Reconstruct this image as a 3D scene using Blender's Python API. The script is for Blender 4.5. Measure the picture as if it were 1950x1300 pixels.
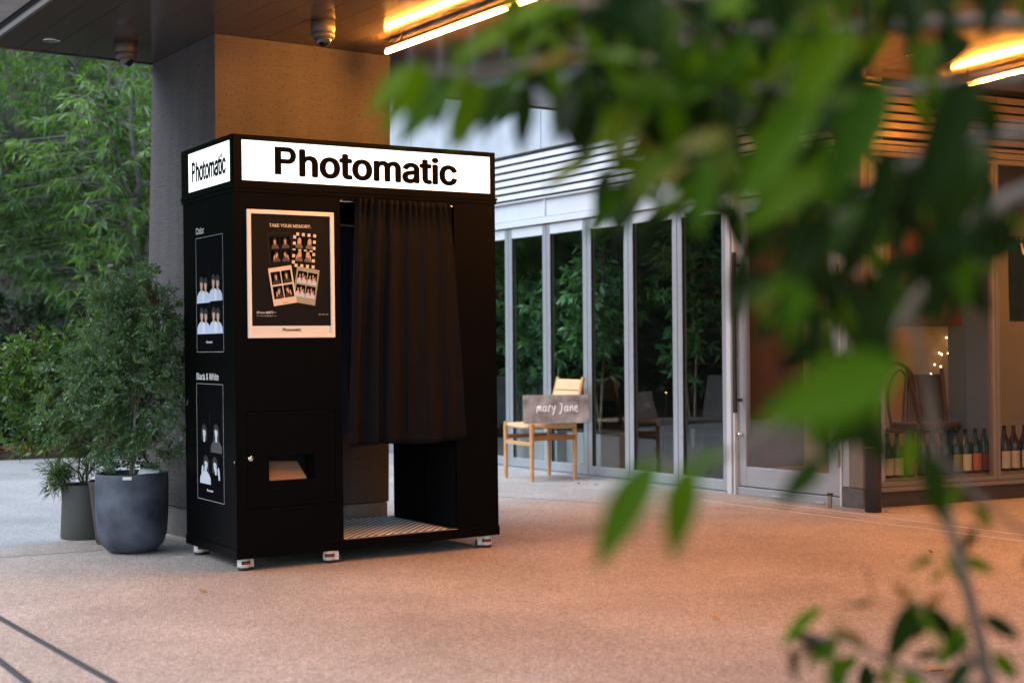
import bpy, bmesh, math, random
import numpy as np
from mathutils import Vector, Matrix, Euler

R = math.radians
sc = bpy.context.scene
for o in list(bpy.data.objects):
    bpy.data.objects.remove(o)
COL = sc.collection

# ------------------------------------------------------------------ camera
FPX, PITCH, ROLL, EYE = 2661.0, 0.0058, -0.0075, 1.0336
cam_d = bpy.data.cameras.new('camera')
cam_d.sensor_width = 36.0
cam_d.lens = 36.0 * FPX / 1950.0
cam_d.clip_start = 0.05
cam_d.clip_end = 500
cam_d.dof.use_dof = True
cam_d.dof.focus_distance = 7.0
cam_d.dof.aperture_fstop = 2.3
cam_d.dof.aperture_blades = 9
cam = bpy.data.objects.new('camera', cam_d)
COL.objects.link(cam)
cam.matrix_world = (Matrix.Translation((0, 0, EYE)) @ Matrix.Rotation(R(90) + PITCH, 4, 'X')
                    @ Matrix.Rotation(ROLL, 4, 'Z'))
sc.camera = cam

# ------------------------------------------------------------------ sky, sun, exposure
world = bpy.data.worlds.new('World')
sc.world = world
world.use_nodes = True
wn = world.node_tree
wn.nodes.clear()
sky = wn.nodes.new('ShaderNodeTexSky')
sky.sky_type = 'NISHITA'
sky.sun_disc = False
SUN_EL, SUN_AZ = R(54), R(-100)          # azimuth measured from +Y towards +X
sky.sun_elevation = SUN_EL
sky.sun_rotation = SUN_AZ
sky.air_density = 1.3
sky.dust_density = 1.0
sky.ozone_density = 2.2
bg = wn.nodes.new('ShaderNodeBackground')
bg.inputs['Strength'].default_value = 0.12
wo = wn.nodes.new('ShaderNodeOutputWorld')
wn.links.new(sky.outputs[0], bg.inputs[0])
wn.links.new(bg.outputs[0], wo.inputs[0])
sun_d = bpy.data.lights.new('sun', 'SUN')
sun_d.energy = 1.1
sun_d.angle = R(60)
sun_d.color = (1.0, 0.985, 0.96)
sun = bpy.data.objects.new('sun', sun_d)
COL.objects.link(sun)
sdir = Vector((math.sin(SUN_AZ) * math.cos(SUN_EL), math.cos(SUN_AZ) * math.cos(SUN_EL), math.sin(SUN_EL)))
sun.rotation_euler = (-sdir).to_track_quat('-Z', 'Y').to_euler()
sc.view_settings.view_transform = 'Standard'
sc.view_settings.look = 'None'
sc.view_settings.gamma = 1
sc.view_settings.exposure = 1.8
sc.view_settings.use_curve_mapping = False
sc.render.engine = 'CYCLES'
sc.cycles.use_denoising = True
sc.cycles.max_bounces = 8
sc.cycles.diffuse_bounces = 4
sc.cycles.glossy_bounces = 4
sc.cycles.transparent_max_bounces = 12
sc.cycles.transmission_bounces = 4
sc.cycles.sample_clamp_indirect = 6
sc.cycles.caustics_reflective = False
sc.cycles.caustics_refractive = False

# ------------------------------------------------------------------ pixel -> place (photo is 1950 x 1300)
def ray(px, py):
    a, b = px - 975, py - 650
    c, s = math.cos(ROLL), math.sin(ROLL)
    u, v = a * c + b * s, -a * s + b * c
    X, Y, Z = u / FPX, 1.0, -v / FPX
    c, s = math.cos(PITCH), math.sin(PITCH)
    return Vector((X, Y * c - Z * s, Y * s + Z * c))
def at(px, py, depth):
    r = ray(px, py)
    return Vector((0, 0, EYE)) + r * (depth / r.y)
def on_z(px, py, z=0.0):
    r = ray(px, py)
    return Vector((0, 0, EYE)) + r * ((z - EYE) / r.z)
def on_plane(px, py, o, ang):
    """distance along a vertical plane through o with heading ang, and height"""
    r = ray(px, py)
    dx, dy = math.cos(ang), math.sin(ang)
    det = -r.x * dy + r.y * dx
    t = (-o[0] * dy + o[1] * dx) / det
    s = (r.x * o[1] - r.y * o[0]) / det
    return -s if False else (r.x * t - o[0]) * dx + (r.y * t - o[1]) * dy, EYE + t * r.z

# ------------------------------------------------------------------ materials
def new_mat(name):
    m = bpy.data.materials.new(name)
    m.use_nodes = True
    nt = m.node_tree
    p = nt.nodes['Principled BSDF']
    return m, nt, p
def N(nt, kind, **kw):
    n = nt.nodes.new(kind)
    for k, v in kw.items():
        if k.startswith('i_'):
            n.inputs[k[2:].replace('_', ' ')].default_value = v
        else:
            setattr(n, k, v)
    return n
def mat(name, col, rough=0.5, metal=0.0, noise=0.0, nscale=20.0, bump=0.0, bscale=60.0, stretch=None, spec=0.5, coat=0.0,
        col2=None, rnoise=0.0, detail=6.0):
    m, nt, p = new_mat(name)
    p.inputs['Base Color'].default_value = (*col, 1)
    p.inputs['Roughness'].default_value = rough
    p.inputs['Metallic'].default_value = metal
    p.inputs['Specular IOR Level'].default_value = spec
    p.inputs['Coat Weight'].default_value = coat
    tc = N(nt, 'ShaderNodeTexCoord')
    mp = N(nt, 'ShaderNodeMapping')
    if stretch: mp.inputs['Scale'].default_value = stretch
    nt.links.new(tc.outputs['Object'], mp.inputs['Vector'])
    if noise or col2:
        n = N(nt, 'ShaderNodeTexNoise', i_Scale=nscale, i_Detail=detail)
        nt.links.new(mp.outputs[0], n.inputs['Vector'])
        cr = N(nt, 'ShaderNodeValToRGB')
        cr.color_ramp.elements[0].position = 0.3
        cr.color_ramp.elements[1].position = 0.7
        a = [c * (1 - noise) for c in col]
        b = [min(1, c * (1 + noise)) for c in (col2 or col)]
        cr.color_ramp.elements[0].color = (*a, 1)
        cr.color_ramp.elements[1].color = (*b, 1)
        nt.links.new(n.outputs['Fac'], cr.inputs[0])
        nt.links.new(cr.outputs[0], p.inputs['Base Color'])
    if rnoise:
        n = N(nt, 'ShaderNodeTexNoise', i_Scale=nscale * .7, i_Detail=4.0)
        nt.links.new(mp.outputs[0], n.inputs['Vector'])
        mr = N(nt, 'ShaderNodeMapRange')
        mr.inputs['To Min'].default_value = max(0.02, rough - rnoise)
        mr.inputs['To Max'].default_value = min(1, rough + rnoise)
        nt.links.new(n.outputs['Fac'], mr.inputs['Value'])
        nt.links.new(mr.outputs[0], p.inputs['Roughness'])
    if bump:
        n = N(nt, 'ShaderNodeTexNoise', i_Scale=bscale, i_Detail=4.0)
        nt.links.new(mp.outputs[0], n.inputs['Vector'])
        bp = N(nt, 'ShaderNodeBump', i_Strength=bump, i_Distance=0.01)
        nt.links.new(n.outputs['Fac'], bp.inputs['Height'])
        nt.links.new(bp.outputs[0], p.inputs['Normal'])
    return m
def emit(name, col, strength):
    m, nt, p = new_mat(name)
    p.inputs['Base Color'].default_value = (*col, 1)
    p.inputs['Emission Color'].default_value = (*col, 1)
    p.inputs['Emission Strength'].default_value = strength
    return m
def leaf_mat(name, cols, rough=0.45, trans=0.35, spec=0.4):
    m, nt, p = new_mat(name)
    g = N(nt, 'ShaderNodeNewGeometry')
    oi = N(nt, 'ShaderNodeObjectInfo')
    ad = N(nt, 'ShaderNodeMath', operation='ADD')
    fr = N(nt, 'ShaderNodeMath', operation='FRACT')
    nt.links.new(g.outputs['Random Per Island'], ad.inputs[0])
    nt.links.new(oi.outputs['Random'], ad.inputs[1])
    nt.links.new(ad.outputs[0], fr.inputs[0])
    cr = N(nt, 'ShaderNodeValToRGB')
    els = cr.color_ramp.elements
    els[0].color = (*cols[0], 1); els[0].position = 0
    els[1].color = (*cols[-1], 1); els[1].position = 1
    for i, c in enumerate(cols[1:-1]):
        e = els.new((i + 1) / (len(cols) - 1)); e.color = (*c, 1)
    nt.links.new(fr.outputs[0], cr.inputs[0])
    nt.links.new(cr.outputs[0], p.inputs['Base Color'])
    p.inputs['Roughness'].default_value = rough
    p.inputs['Specular IOR Level'].default_value = spec
    tr = N(nt, 'ShaderNodeBsdfTranslucent')
    mx = N(nt, 'ShaderNodeMixRGB', blend_type='MULTIPLY')
    mx.inputs[0].default_value = 1
    mx.inputs[2].default_value = (1.3, 1.3, 0.35, 1)
    nt.links.new(cr.outputs[0], mx.inputs[1])
    nt.links.new(mx.outputs[0], tr.inputs[0])
    ms = N(nt, 'ShaderNodeMixShader')
    ms.inputs[0].default_value = trans
    nt.links.new(p.outputs[0], ms.inputs[1]); nt.links.new(tr.outputs[0], ms.inputs[2])
    nt.links.new(ms.outputs[0], nt.nodes['Material Output'].inputs[0])
    return m
def glass_mat(name, tint=(1, 1, 1), ior=1.5, boost=1.0):
    m = bpy.data.materials.new(name)
    m.use_nodes = True
    nt = m.node_tree
    nt.nodes.clear()
    out = N(nt, 'ShaderNodeOutputMaterial')
    t = N(nt, 'ShaderNodeBsdfTransparent'); t.inputs[0].default_value = (*tint, 1)
    ge = N(nt, 'ShaderNodeNewGeometry'); mi = N(nt, 'ShaderNodeMapRange'); mi.inputs['To Min'].default_value = ior; mi.inputs['To Max'].default_value = 1 / ior
    nt.links.new(ge.outputs['Backfacing'], mi.inputs['Value'])
    gl = N(nt, 'ShaderNodeBsdfGlossy'); gl.inputs['Roughness'].default_value = 0.0
    fr = N(nt, 'ShaderNodeFresnel', i_IOR=ior)
    nt.links.new(mi.outputs[0], fr.inputs['IOR'])
    mu = N(nt, 'ShaderNodeMath', operation='MULTIPLY'); mu.inputs[1].default_value = boost; mu.use_clamp = True
    ms = N(nt, 'ShaderNodeMixShader')
    nt.links.new(fr.outputs[0], mu.inputs[0]); nt.links.new(mu.outputs[0], ms.inputs[0])
    nt.links.new(t.outputs[0], ms.inputs[1]); nt.links.new(gl.outputs[0], ms.inputs[2])
    nt.links.new(ms.outputs[0], out.inputs[0])
    return m

def aggregate(name, base, a, b, tintcol=None):
    """exposed aggregate paving: fine stones of several colours, with broad stains"""
    m, nt, p = new_mat(name)
    tc = N(nt, 'ShaderNodeTexCoord')
    vo = N(nt, 'ShaderNodeTexVoronoi', i_Scale=210.0)
    nt.links.new(tc.outputs['Object'], vo.inputs['Vector'])
    sep = N(nt, 'ShaderNodeSeparateColor')
    nt.links.new(vo.outputs['Color'], sep.inputs[0])
    cr = N(nt, 'ShaderNodeValToRGB')
    e = cr.color_ramp.elements
    e[0].color = (*a, 1); e[0].position = .05
    e[1].color = (*b, 1); e[1].position = .95
    k = e.new(.5); k.color = (*base, 1)
    nt.links.new(sep.outputs[0], cr.inputs[0])
    big = N(nt, 'ShaderNodeTexNoise', i_Scale=1.1, i_Detail=7.0, i_Roughness=0.62)
    nt.links.new(tc.outputs['Object'], big.inputs['Vector'])
    mr = N(nt, 'ShaderNodeMapRange'); mr.inputs['From Min'].default_value = .3; mr.inputs['From Max'].default_value = .7
    mr.inputs['To Min'].default_value = .72; mr.inputs['To Max'].default_value = 1.12
    nt.links.new(big.outputs['Fac'], mr.inputs['Value'])
    mid = N(nt, 'ShaderNodeTexNoise', i_Scale=38.0, i_Detail=3.0)
    nt.links.new(tc.outputs['Object'], mid.inputs['Vector'])
    mr2 = N(nt, 'ShaderNodeMapRange'); mr2.inputs['From Min'].default_value = .3; mr2.inputs['From Max'].default_value = .7
    mr2.inputs['To Min'].default_value = .86; mr2.inputs['To Max'].default_value = 1.12
    nt.links.new(mid.outputs['Fac'], mr2.inputs['Value'])
    mm = N(nt, 'ShaderNodeMath', operation='MULTIPLY')
    nt.links.new(mr.outputs[0], mm.inputs[0]); nt.links.new(mr2.outputs[0], mm.inputs[1])
    vm = N(nt, 'ShaderNodeVectorMath', operation='SCALE')
    nt.links.new(cr.outputs[0], vm.inputs[0]); nt.links.new(mm.outputs[0], vm.inputs['Scale'])
    nt.links.new(vm.outputs[0], p.inputs['Base Color'])
    bp = N(nt, 'ShaderNodeBump', i_Strength=.55, i_Distance=.004)
    nt.links.new(vo.outputs['Distance'], bp.inputs['Height'])
    bp.invert = True
    nt.links.new(bp.outputs[0], p.inputs['Normal'])
    p.inputs['Roughness'].default_value = .62
    p.inputs['Specular IOR Level'].default_value = .35
    return m

def scratched_concrete(name, col):
    m, nt, p = new_mat(name)
    tc = N(nt, 'ShaderNodeTexCoord')
    mp = N(nt, 'ShaderNodeMapping'); mp.inputs['Scale'].default_value = (9, 9, 170)
    nt.links.new(tc.outputs['Object'], mp.inputs['Vector'])
    st = N(nt, 'ShaderNodeTexNoise', i_Scale=1.0, i_Detail=5.0, i_Distortion=0.6)
    nt.links.new(mp.outputs[0], st.inputs['Vector'])
    pit = N(nt, 'ShaderNodeTexNoise', i_Scale=70.0, i_Detail=3.0)
    nt.links.new(tc.outputs['Object'], pit.inputs['Vector'])
    pr = N(nt, 'ShaderNodeValToRGB')
    pr.color_ramp.elements[0].position = .3; pr.color_ramp.elements[1].position = .42
    nt.links.new(pit.outputs['Fac'], pr.inputs[0])
    br = N(nt, 'ShaderNodeTexNoise', i_Scale=2.3, i_Detail=6.0)
    nt.links.new(tc.outputs['Object'], br.inputs['Vector'])
    a = N(nt, 'ShaderNodeMapRange'); a.inputs['From Min'].default_value = .25; a.inputs['From Max'].default_value = .75
    a.inputs['To Min'].default_value = .78; a.inputs['To Max'].default_value = 1.18
    nt.links.new(st.outputs['Fac'], a.inputs['Value'])
    b = N(nt, 'ShaderNodeMapRange'); b.inputs['To Min'].default_value = .8; b.inputs['To Max'].default_value = 1.2
    nt.links.new(br.outputs['Fac'], b.inputs['Value'])
    mp2 = N(nt, 'ShaderNodeMapping'); mp2.inputs['Scale'].default_value = (7, 7, .5)
    nt.links.new(tc.outputs['Object'], mp2.inputs['Vector'])
    ws = N(nt, 'ShaderNodeTexNoise', i_Scale=1.0, i_Detail=5.0)
    nt.links.new(mp2.outputs[0], ws.inputs['Vector'])
    wr = N(nt, 'ShaderNodeMapRange'); wr.inputs['From Min'].default_value = .35; wr.inputs['From Max'].default_value = .65
    wr.inputs['To Min'].default_value = .84; wr.inputs['To Max'].default_value = 1.08
    nt.links.new(ws.outputs['Fac'], wr.inputs['Value'])
    m0 = N(nt, 'ShaderNodeMath', operation='MULTIPLY')
    nt.links.new(b.outputs[0], m0.inputs[0]); nt.links.new(wr.outputs[0], m0.inputs[1])
    m1 = N(nt, 'ShaderNodeMath', operation='MULTIPLY')
    nt.links.new(a.outputs[0], m1.inputs[0]); nt.links.new(m0.outputs[0], m1.inputs[1])
    m2 = N(nt, 'ShaderNodeMapRange'); m2.inputs['To Min'].default_value = .35
    nt.links.new(pr.outputs[0], m2.inputs['Value'])
    m3 = N(nt, 'ShaderNodeMath', operation='MULTIPLY')
    nt.links.new(m1.outputs[0], m3.inputs[0]); nt.links.new(m2.outputs[0], m3.inputs[1])
    vm = N(nt, 'ShaderNodeVectorMath', operation='SCALE')
    vm.inputs[0].default_value = col
    nt.links.new(m3.outputs[0], vm.inputs['Scale'])
    nt.links.new(vm.outputs[0], p.inputs['Base Color'])
    bp = N(nt, 'ShaderNodeBump', i_Strength=.6, i_Distance=.008)
    nt.links.new(m3.outputs[0], bp.inputs['Height'])
    nt.links.new(bp.outputs[0], p.inputs['Normal'])
    p.inputs['Roughness'].default_value = .75
    return m

M = {}
M['ground'] = mat('ground', (.2, .2, .19), .9, noise=.2, nscale=3)
M['paving_in'] = aggregate('paving_in', (.40, .34, .295), (.25, .205, .17), (.57, .505, .455))
M['paving_out'] = aggregate('paving_out', (.34, .345, .345), (.22, .23, .235), (.5, .5, .49))
M['soil'] = mat('soil', (.03, .02, .014), .95, noise=.5, nscale=9, col2=(.07, .045, .03), bump=.8, bscale=30)
M['concrete_pillar'] = scratched_concrete('concrete_pillar', (.072, .064, .064))
M['concrete'] = mat('concrete', (.33, .33, .33), .8, noise=.2, nscale=6, bump=.25, bscale=80)
M['plinth'] = mat('plinth', (.17, .17, .165), .7, noise=.2, nscale=8, bump=.2, bscale=60)
M['ceiling'] = mat('ceiling', (.062, .052, .047), .13, noise=.08, nscale=2, rnoise=.03, stretch=(8, .6, 1), spec=.15)
M['roof'] = mat('roof', (.14, .14, .14), .8)
M['trim_white'] = mat('trim_white', (.62, .64, .66), .35, metal=.3)
M['trim_black'] = mat('trim_black', (.02, .02, .02), .5)
M['booth_black'] = mat('booth_black', (.001, .001, .0013), .40, noise=.15, nscale=14, bump=.03, bscale=900, rnoise=.06, spec=.06)
M['booth_inner'] = mat('booth_inner', (.004, .004, .0045), .6, spec=.12)
M['sign_white'] = emit('sign_white', (.93, .97, 1.0), .42)
M['ink_black'] = mat('ink_black', (.002, .002, .003), .6, spec=.03)
M['print_white'] = mat('print_white', (.75, .75, .73), .6)
M['line_white'] = mat('line_white', (.5, .5, .49), .6)
M['poster_frame'] = mat('poster_frame', (.86, .82, .76), .38, metal=.1)
M['poster_black'] = mat('poster_black', (.006, .0055, .0055), .5, spec=.12)
M['strip_cream'] = mat('strip_cream', (.72, .62, .5), .5)
M['strip_sage'] = mat('strip_sage', (.33, .34, .25), .5)
M['curtain'] = mat('curtain', (.0036, .0036, .0046), .75, noise=.25, nscale=30, bump=.1, bscale=400, spec=.11)
M['curtain_skylit'] = leaf_mat('curtain_skylit', [(.12, .16, .42), (.13, .18, .46)], .8, .5, .2)  # blue daylight on the rear curtain is put into its cloth colour
M['steel'] = mat('steel', (.7, .7, .7), .22, metal=1)
M['plate_dark'] = mat('plate_dark', (.012, .012, .013), .45)
M['lozenge'] = mat('lozenge', (.85, .86, .88), .4, metal=.35)
M['caster_body'] = mat('caster_body', (.62, .58, .53), .4)
M['rubber'] = mat('rubber', (.012, .012, .012), .7)
M['red'] = mat('red', (.30, .012, .012), .35)
M['card_brown'] = mat('card_brown', (.26, .15, .09), .6, noise=.1, nscale=5)
M['alu'] = mat('alu', (.46, .51, .56), .42, metal=.65, noise=.04, nscale=3, stretch=(1, 1, 8))
M['alu_light'] = mat('alu_light', (.60, .66, .71), .5, metal=.2, noise=.05, nscale=2)
M['gap'] = mat('gap', (.008, .008, .008), .9)
M['wall_panel'] = mat('wall_panel', (.40, .44, .48), .75, noise=.1, nscale=5, bump=.12, bscale=160, detail=8)
M['louvre'] = mat('louvre', (.50, .53, .56), .45, metal=.1)
M['warm_metal'] = mat('warm_metal', (.24, .20, .17), .42, metal=.5)  # shop frames are silver; warm lamp light is put into this brown tone
M['glass'] = glass_mat('glass', (.9, .93, .92), 1.5, 1.2)
M['glass_shop'] = glass_mat('glass_shop', (.95, .95, .95), 1.45, .8)
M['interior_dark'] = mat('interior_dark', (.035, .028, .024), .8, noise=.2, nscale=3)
M['interior_floor'] = mat('interior_floor', (.09, .085, .085), .45)
M['interior_wall'] = mat('interior_wall', (.32, .23, .14), .8, noise=.1, nscale=2)
M['brown_wall'] = mat('brown_wall', (.10, .045, .025), .7, noise=.15, nscale=3)
M['grey_blue'] = mat('grey_blue', (.085, .125, .165), .7)
M['base_stone'] = mat('base_stone', (.05, .03, .022), .5, noise=.2, nscale=8)
M['granite'] = mat('granite', (.10, .105, .11), .55, noise=.25, nscale=60)
M['oak'] = mat('oak', (.52, .30, .13), .42, noise=.18, nscale=12, stretch=(6, 6, .8), bump=.05, bscale=50)
M['oak_dark'] = mat('oak_dark', (.30, .14, .055), .42, noise=.2, nscale=12, stretch=(1, 8, 8))
M['paper_cord'] = mat('paper_cord', (.66, .46, .26), .75, noise=.15, nscale=8, stretch=(1, 60, 60), bump=.5, bscale=14)
M['slate'] = mat('slate', (.17, .155, .15), .7, noise=.35, nscale=9, col2=(.30, .28, .275), bump=.15, bscale=40)
M['board_edge'] = mat('board_edge', (.17, .06, .035), .6)
M['chalk'] = mat('chalk', (.85, .86, .86), .7)
M['walnut'] = mat('walnut', (.06, .024, .01), .3, noise=.25, nscale=9, stretch=(5, 5, .8), coat=.3)
M['pot_blue'] = mat('pot_blue', (.026, .032, .05), .55, noise=.35, nscale=7, col2=(.07, .08, .105), bump=.1, bscale=30, detail=9)
M['pot_brown'] = mat('pot_brown', (.06, .045, .038), .75, noise=.3, nscale=7, bump=.2, bscale=40, stretch=(1, 1, 5))
M['pot_grey'] = mat('pot_grey', (.06, .058, .05), .65, noise=.08, nscale=4)
M['bark'] = mat('bark', (.12, .085, .06), .85, noise=.3, nscale=20, bump=.4, bscale=60)
M['bark_pale'] = mat('bark_pale', (.17, .155, .13), .85, noise=.3, nscale=12, bump=.4, bscale=40)
M['leaf_bg'] = leaf_mat('leaf_bg', [(.07, .15, .02), (.11, .23, .035), (.15, .29, .05), (.24, .34, .20), (.12, .27, .03), (.06, .16, .03)], .42, .45, .6)
M['leaf_bg2'] = leaf_mat('leaf_bg2', [(.04, .11, .03), (.06, .15, .04), (.09, .20, .055), (.05, .13, .04)], .45, .4)
M['leaf_yellow'] = leaf_mat('leaf_yellow', [(.06, .15, .02), (.10, .2, .03), (.14, .22, .03), (.05, .12, .02)], .5, .45)
M['leaf_blue'] = leaf_mat('leaf_blue', [(.07, .14, .065), (.10, .18, .115), (.16, .25, .17), (.10, .20, .05), (.15, .22, .07)], .45, .3)
M['leaf_mid'] = leaf_mat('leaf_mid', [(.05, .12, .03), (.08, .17, .045), (.12, .22, .06), (.06, .14, .04), (.18, .22, .06)], .36, .35)
M['leaf_needle'] = leaf_mat('leaf_needle', [(.04, .085, .025), (.06, .12, .03), (.10, .15, .035), (.045, .09, .03)], .45, .3)
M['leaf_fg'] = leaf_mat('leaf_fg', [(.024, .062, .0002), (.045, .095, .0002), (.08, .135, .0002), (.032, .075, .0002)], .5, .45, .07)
M['leaf_fg_shaded'] = leaf_mat('leaf_fg_shaded', [(.0035, .009, .0001), (.007, .017, .0002), (.012, .026, .0002)], .5, .15, .06)  # shaded copy of the leaf: canopy shade put into a near black green
M['leaf_fg_young'] = leaf_mat('leaf_fg_young', [(.06, .11, .002), (.09, .105, .003), (.17, .075, .006)], .45, .45, .2)
M['leaf_indoor'] = leaf_mat('leaf_indoor', [(.05, .16, .08), (.08, .24, .12), (.12, .30, .15), (.06, .18, .10)], .4, .4)
M['leaf_bed'] = leaf_mat('leaf_bed', [(.012, .035, .012), (.02, .055, .018), (.03, .075, .022)], .5, .25)
M['yellow_leaf'] = mat('yellow_leaf', (.42, .27, .03), .6)
M['litter'] = leaf_mat('litter', [(.10, .04, .02), (.16, .08, .03), (.07, .035, .02), (.2, .12, .05)], .8, .1)
M['lamp_warm'] = emit('lamp_warm', (1.0, .345, .045), 112)
M['lamp_spot'] = emit('lamp_spot', (1.0, .6, .25), 10)
M['bulb'] = emit('bulb', (1.0, .66, .3), 6)
M['plastic_grey'] = mat('plastic_grey', (.085, .075, .068), .4)
M['dome'] = mat('dome', (.01, .01, .012), .06, spec=.8, coat=.6)
M['bottle_green'] = mat('bottle_green', (.003, .016, .009), .1, spec=.35)
M['bottle_brown'] = mat('bottle_brown', (.018, .006, .003), .1, spec=.35)
M['label_cream'] = mat('label_cream', (.40, .33, .2), .6)
M['label_green'] = mat('label_green', (.13, .15, .035), .6)
M['label_orange'] = mat('label_orange', (.28, .07, .015), .6)
M['label_red'] = mat('label_red', (.12, .015, .015), .6)
M['label_purple'] = mat('label_purple', (.09, .03, .07), .6)
M['poster_red'] = mat('poster_red', (.10, .022, .012), .6, noise=.5, nscale=4)
M['poster_dark'] = mat('poster_dark', (.012, .02, .018), .5)
M['post_black'] = mat('post_black', (.028, .032, .038), .4)
M['fabric_dark'] = mat('fabric_dark', (.035, .035, .04), .9)
M['far_wall'] = mat('far_wall', (.14, .12, .10), .85, noise=.15, nscale=.6)
M['skin'] = mat('skin', (.62, .38, .27), .6)
M['skin_pale'] = mat('skin_pale', (.55, .52, .55), .6)
M['hair_dark'] = mat('hair_dark', (.018, .014, .013), .6)
M['hair_fair'] = mat('hair_fair', (.5, .38, .24), .6)
M['cloth_grey'] = mat('cloth_grey', (.06, .055, .06), .6)
M['cloth_pale'] = mat('cloth_pale', (.55, .62, .78), .6)
M['cloth_olive'] = mat('cloth_olive', (.14, .12, .08), .6)
M['face_bw'] = mat('face_bw', (.50, .55, .60), .6)

# ------------------------------------------------------------------ mesh helpers
class MB:
    def __init__(s): s.v, s.f, s.sm = [], [], []
    def add(s, vs, fs, smooth=False, mtx=None):
        b = len(s.v)
        s.v += [tuple(mtx @ Vector(p)) if mtx else tuple(p) for p in vs]
        s.f += [tuple(b + i for i in f) for f in fs]
        s.sm += [smooth] * len(fs)
        return s
    def box(s, x0, x1, y0, y1, z0, z1, mtx=None):
        vs = [(x0,y0,z0),(x1,y0,z0),(x1,y1,z0),(x0,y1,z0),(x0,y0,z1),(x1,y0,z1),(x1,y1,z1),(x0,y1,z1)]
        return s.add(vs, [(0,3,2,1),(4,5,6,7),(0,1,5,4),(1,2,6,5),(2,3,7,6),(3,0,4,7)], False, mtx)
    def quad(s, a, b, c, d): return s.add([a, b, c, d], [(0, 1, 2, 3)])
    def tube(s, pts, rad, n=8, cap=True):
        pts = [Vector(p) for p in pts]
        if not hasattr(rad, '__len__'): rad = [rad] * len(pts)
        vs, fs = [], []
        prev = None
        for i, p in enumerate(pts):
            t = (pts[min(i + 1, len(pts) - 1)] - pts[max(i - 1, 0)]).normalized()
            if prev is None:
                a = t.orthogonal().normalized()
            else:
                a = (prev - t * prev.dot(t))
                a = a.normalized() if a.length > 1e-6 else t.orthogonal().normalized()
            prev = a
            b = t.cross(a)
            for k in range(n):
                th = 2 * math.pi * k / n
                vs.append(p + (a * math.cos(th) + b * math.sin(th)) * rad[i])
        for i in range(len(pts) - 1):
            for k in range(n):
                k2 = (k + 1) % n
                fs.append((i*n + k, i*n + k2, (i+1)*n + k2, (i+1)*n + k))
        s.add(vs, fs, True)
        if cap:
            m = len(pts) - 1
            s.add([vs[k] for k in range(n)], [tuple(range(n))[::-1]])
            s.add([vs[m*n + k] for k in range(n)], [tuple(range(n))])
        return s
    def lathe(s, prof, n=24, c=(0, 0, 0), smooth=True):
        vs, fs = [], []
        for r, z in prof:
            for k in range(n):
                th = 2 * math.pi * k / n
                vs.append((c[0] + r * math.cos(th), c[1] + r * math.sin(th), c[2] + z))
        for i in range(len(prof) - 1):
            for k in range(n):
                k2 = (k + 1) % n
                fs.append((i*n + k, i*n + k2, (i+1)*n + k2, (i+1)*n + k))
        return s.add(vs, fs, smooth)
    def poly(s, pts, d=None):
        """flat polygon (pts 3D), optional extrusion vector"""
        n = len(pts)
        if d is None: return s.add(pts, [tuple(range(n))])
        q = [tuple(Vector(p) + Vector(d)) for p in pts]
        fs = [tuple(range(n))[::-1], tuple(range(n, 2*n))]
        fs += [(i, (i+1) % n, n + (i+1) % n, n + i) for i in range(n)]
        return s.add(list(pts) + q, fs)
    def mesh(s, name):
        me = bpy.data.meshes.new(name)
        me.from_pydata([tuple(p) for p in s.v], [], s.f)
        me.polygons.foreach_set('use_smooth', s.sm)
        me.update()
        return me
    def build(s, name, m, parent=None, bevel=0.0, seg=2):
        me = s.mesh(name)
        me.materials.append(m)
        o = bpy.data.objects.new(name, me)
        COL.objects.link(o)
        o.parent = parent
        if bevel:
            b = o.modifiers.new('bevel', 'BEVEL'); b.width = bevel; b.segments = seg; b.limit_method = 'ANGLE'; b.angle_limit = R(40)
        return o
def tag(o, label=None, cat=None, group=None, kind=None):
    if label: o['label'] = label
    if cat: o['category'] = cat
    if group: o['group'] = group
    if kind: o['kind'] = kind
    return o
def empty(name, loc=(0, 0, 0), rz=0.0, rot=None):
    o = bpy.data.objects.new(name, None)
    o.empty_display_size = .1
    o.location = loc
    o.rotation_euler = rot or (0, 0, rz)
    COL.objects.link(o)
    return o
def thing(name, label, cat, loc=(0, 0, 0), rz=0.0, group=None, rot=None):
    return tag(empty(name, loc, rz, rot), label, cat, group)
def copy_tree(o, parent=None):
    c = o.copy(); COL.objects.link(c); c.parent = parent
    for ch in list(o.children): copy_tree(ch, c)
    return c
FONT = None
try:
    import os
    FONT = bpy.data.fonts.load(os.path.join(bpy.utils.system_resource('DATAFILES', path='fonts'), 'Inter.woff2'))
except Exception:
    FONT = None
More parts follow.
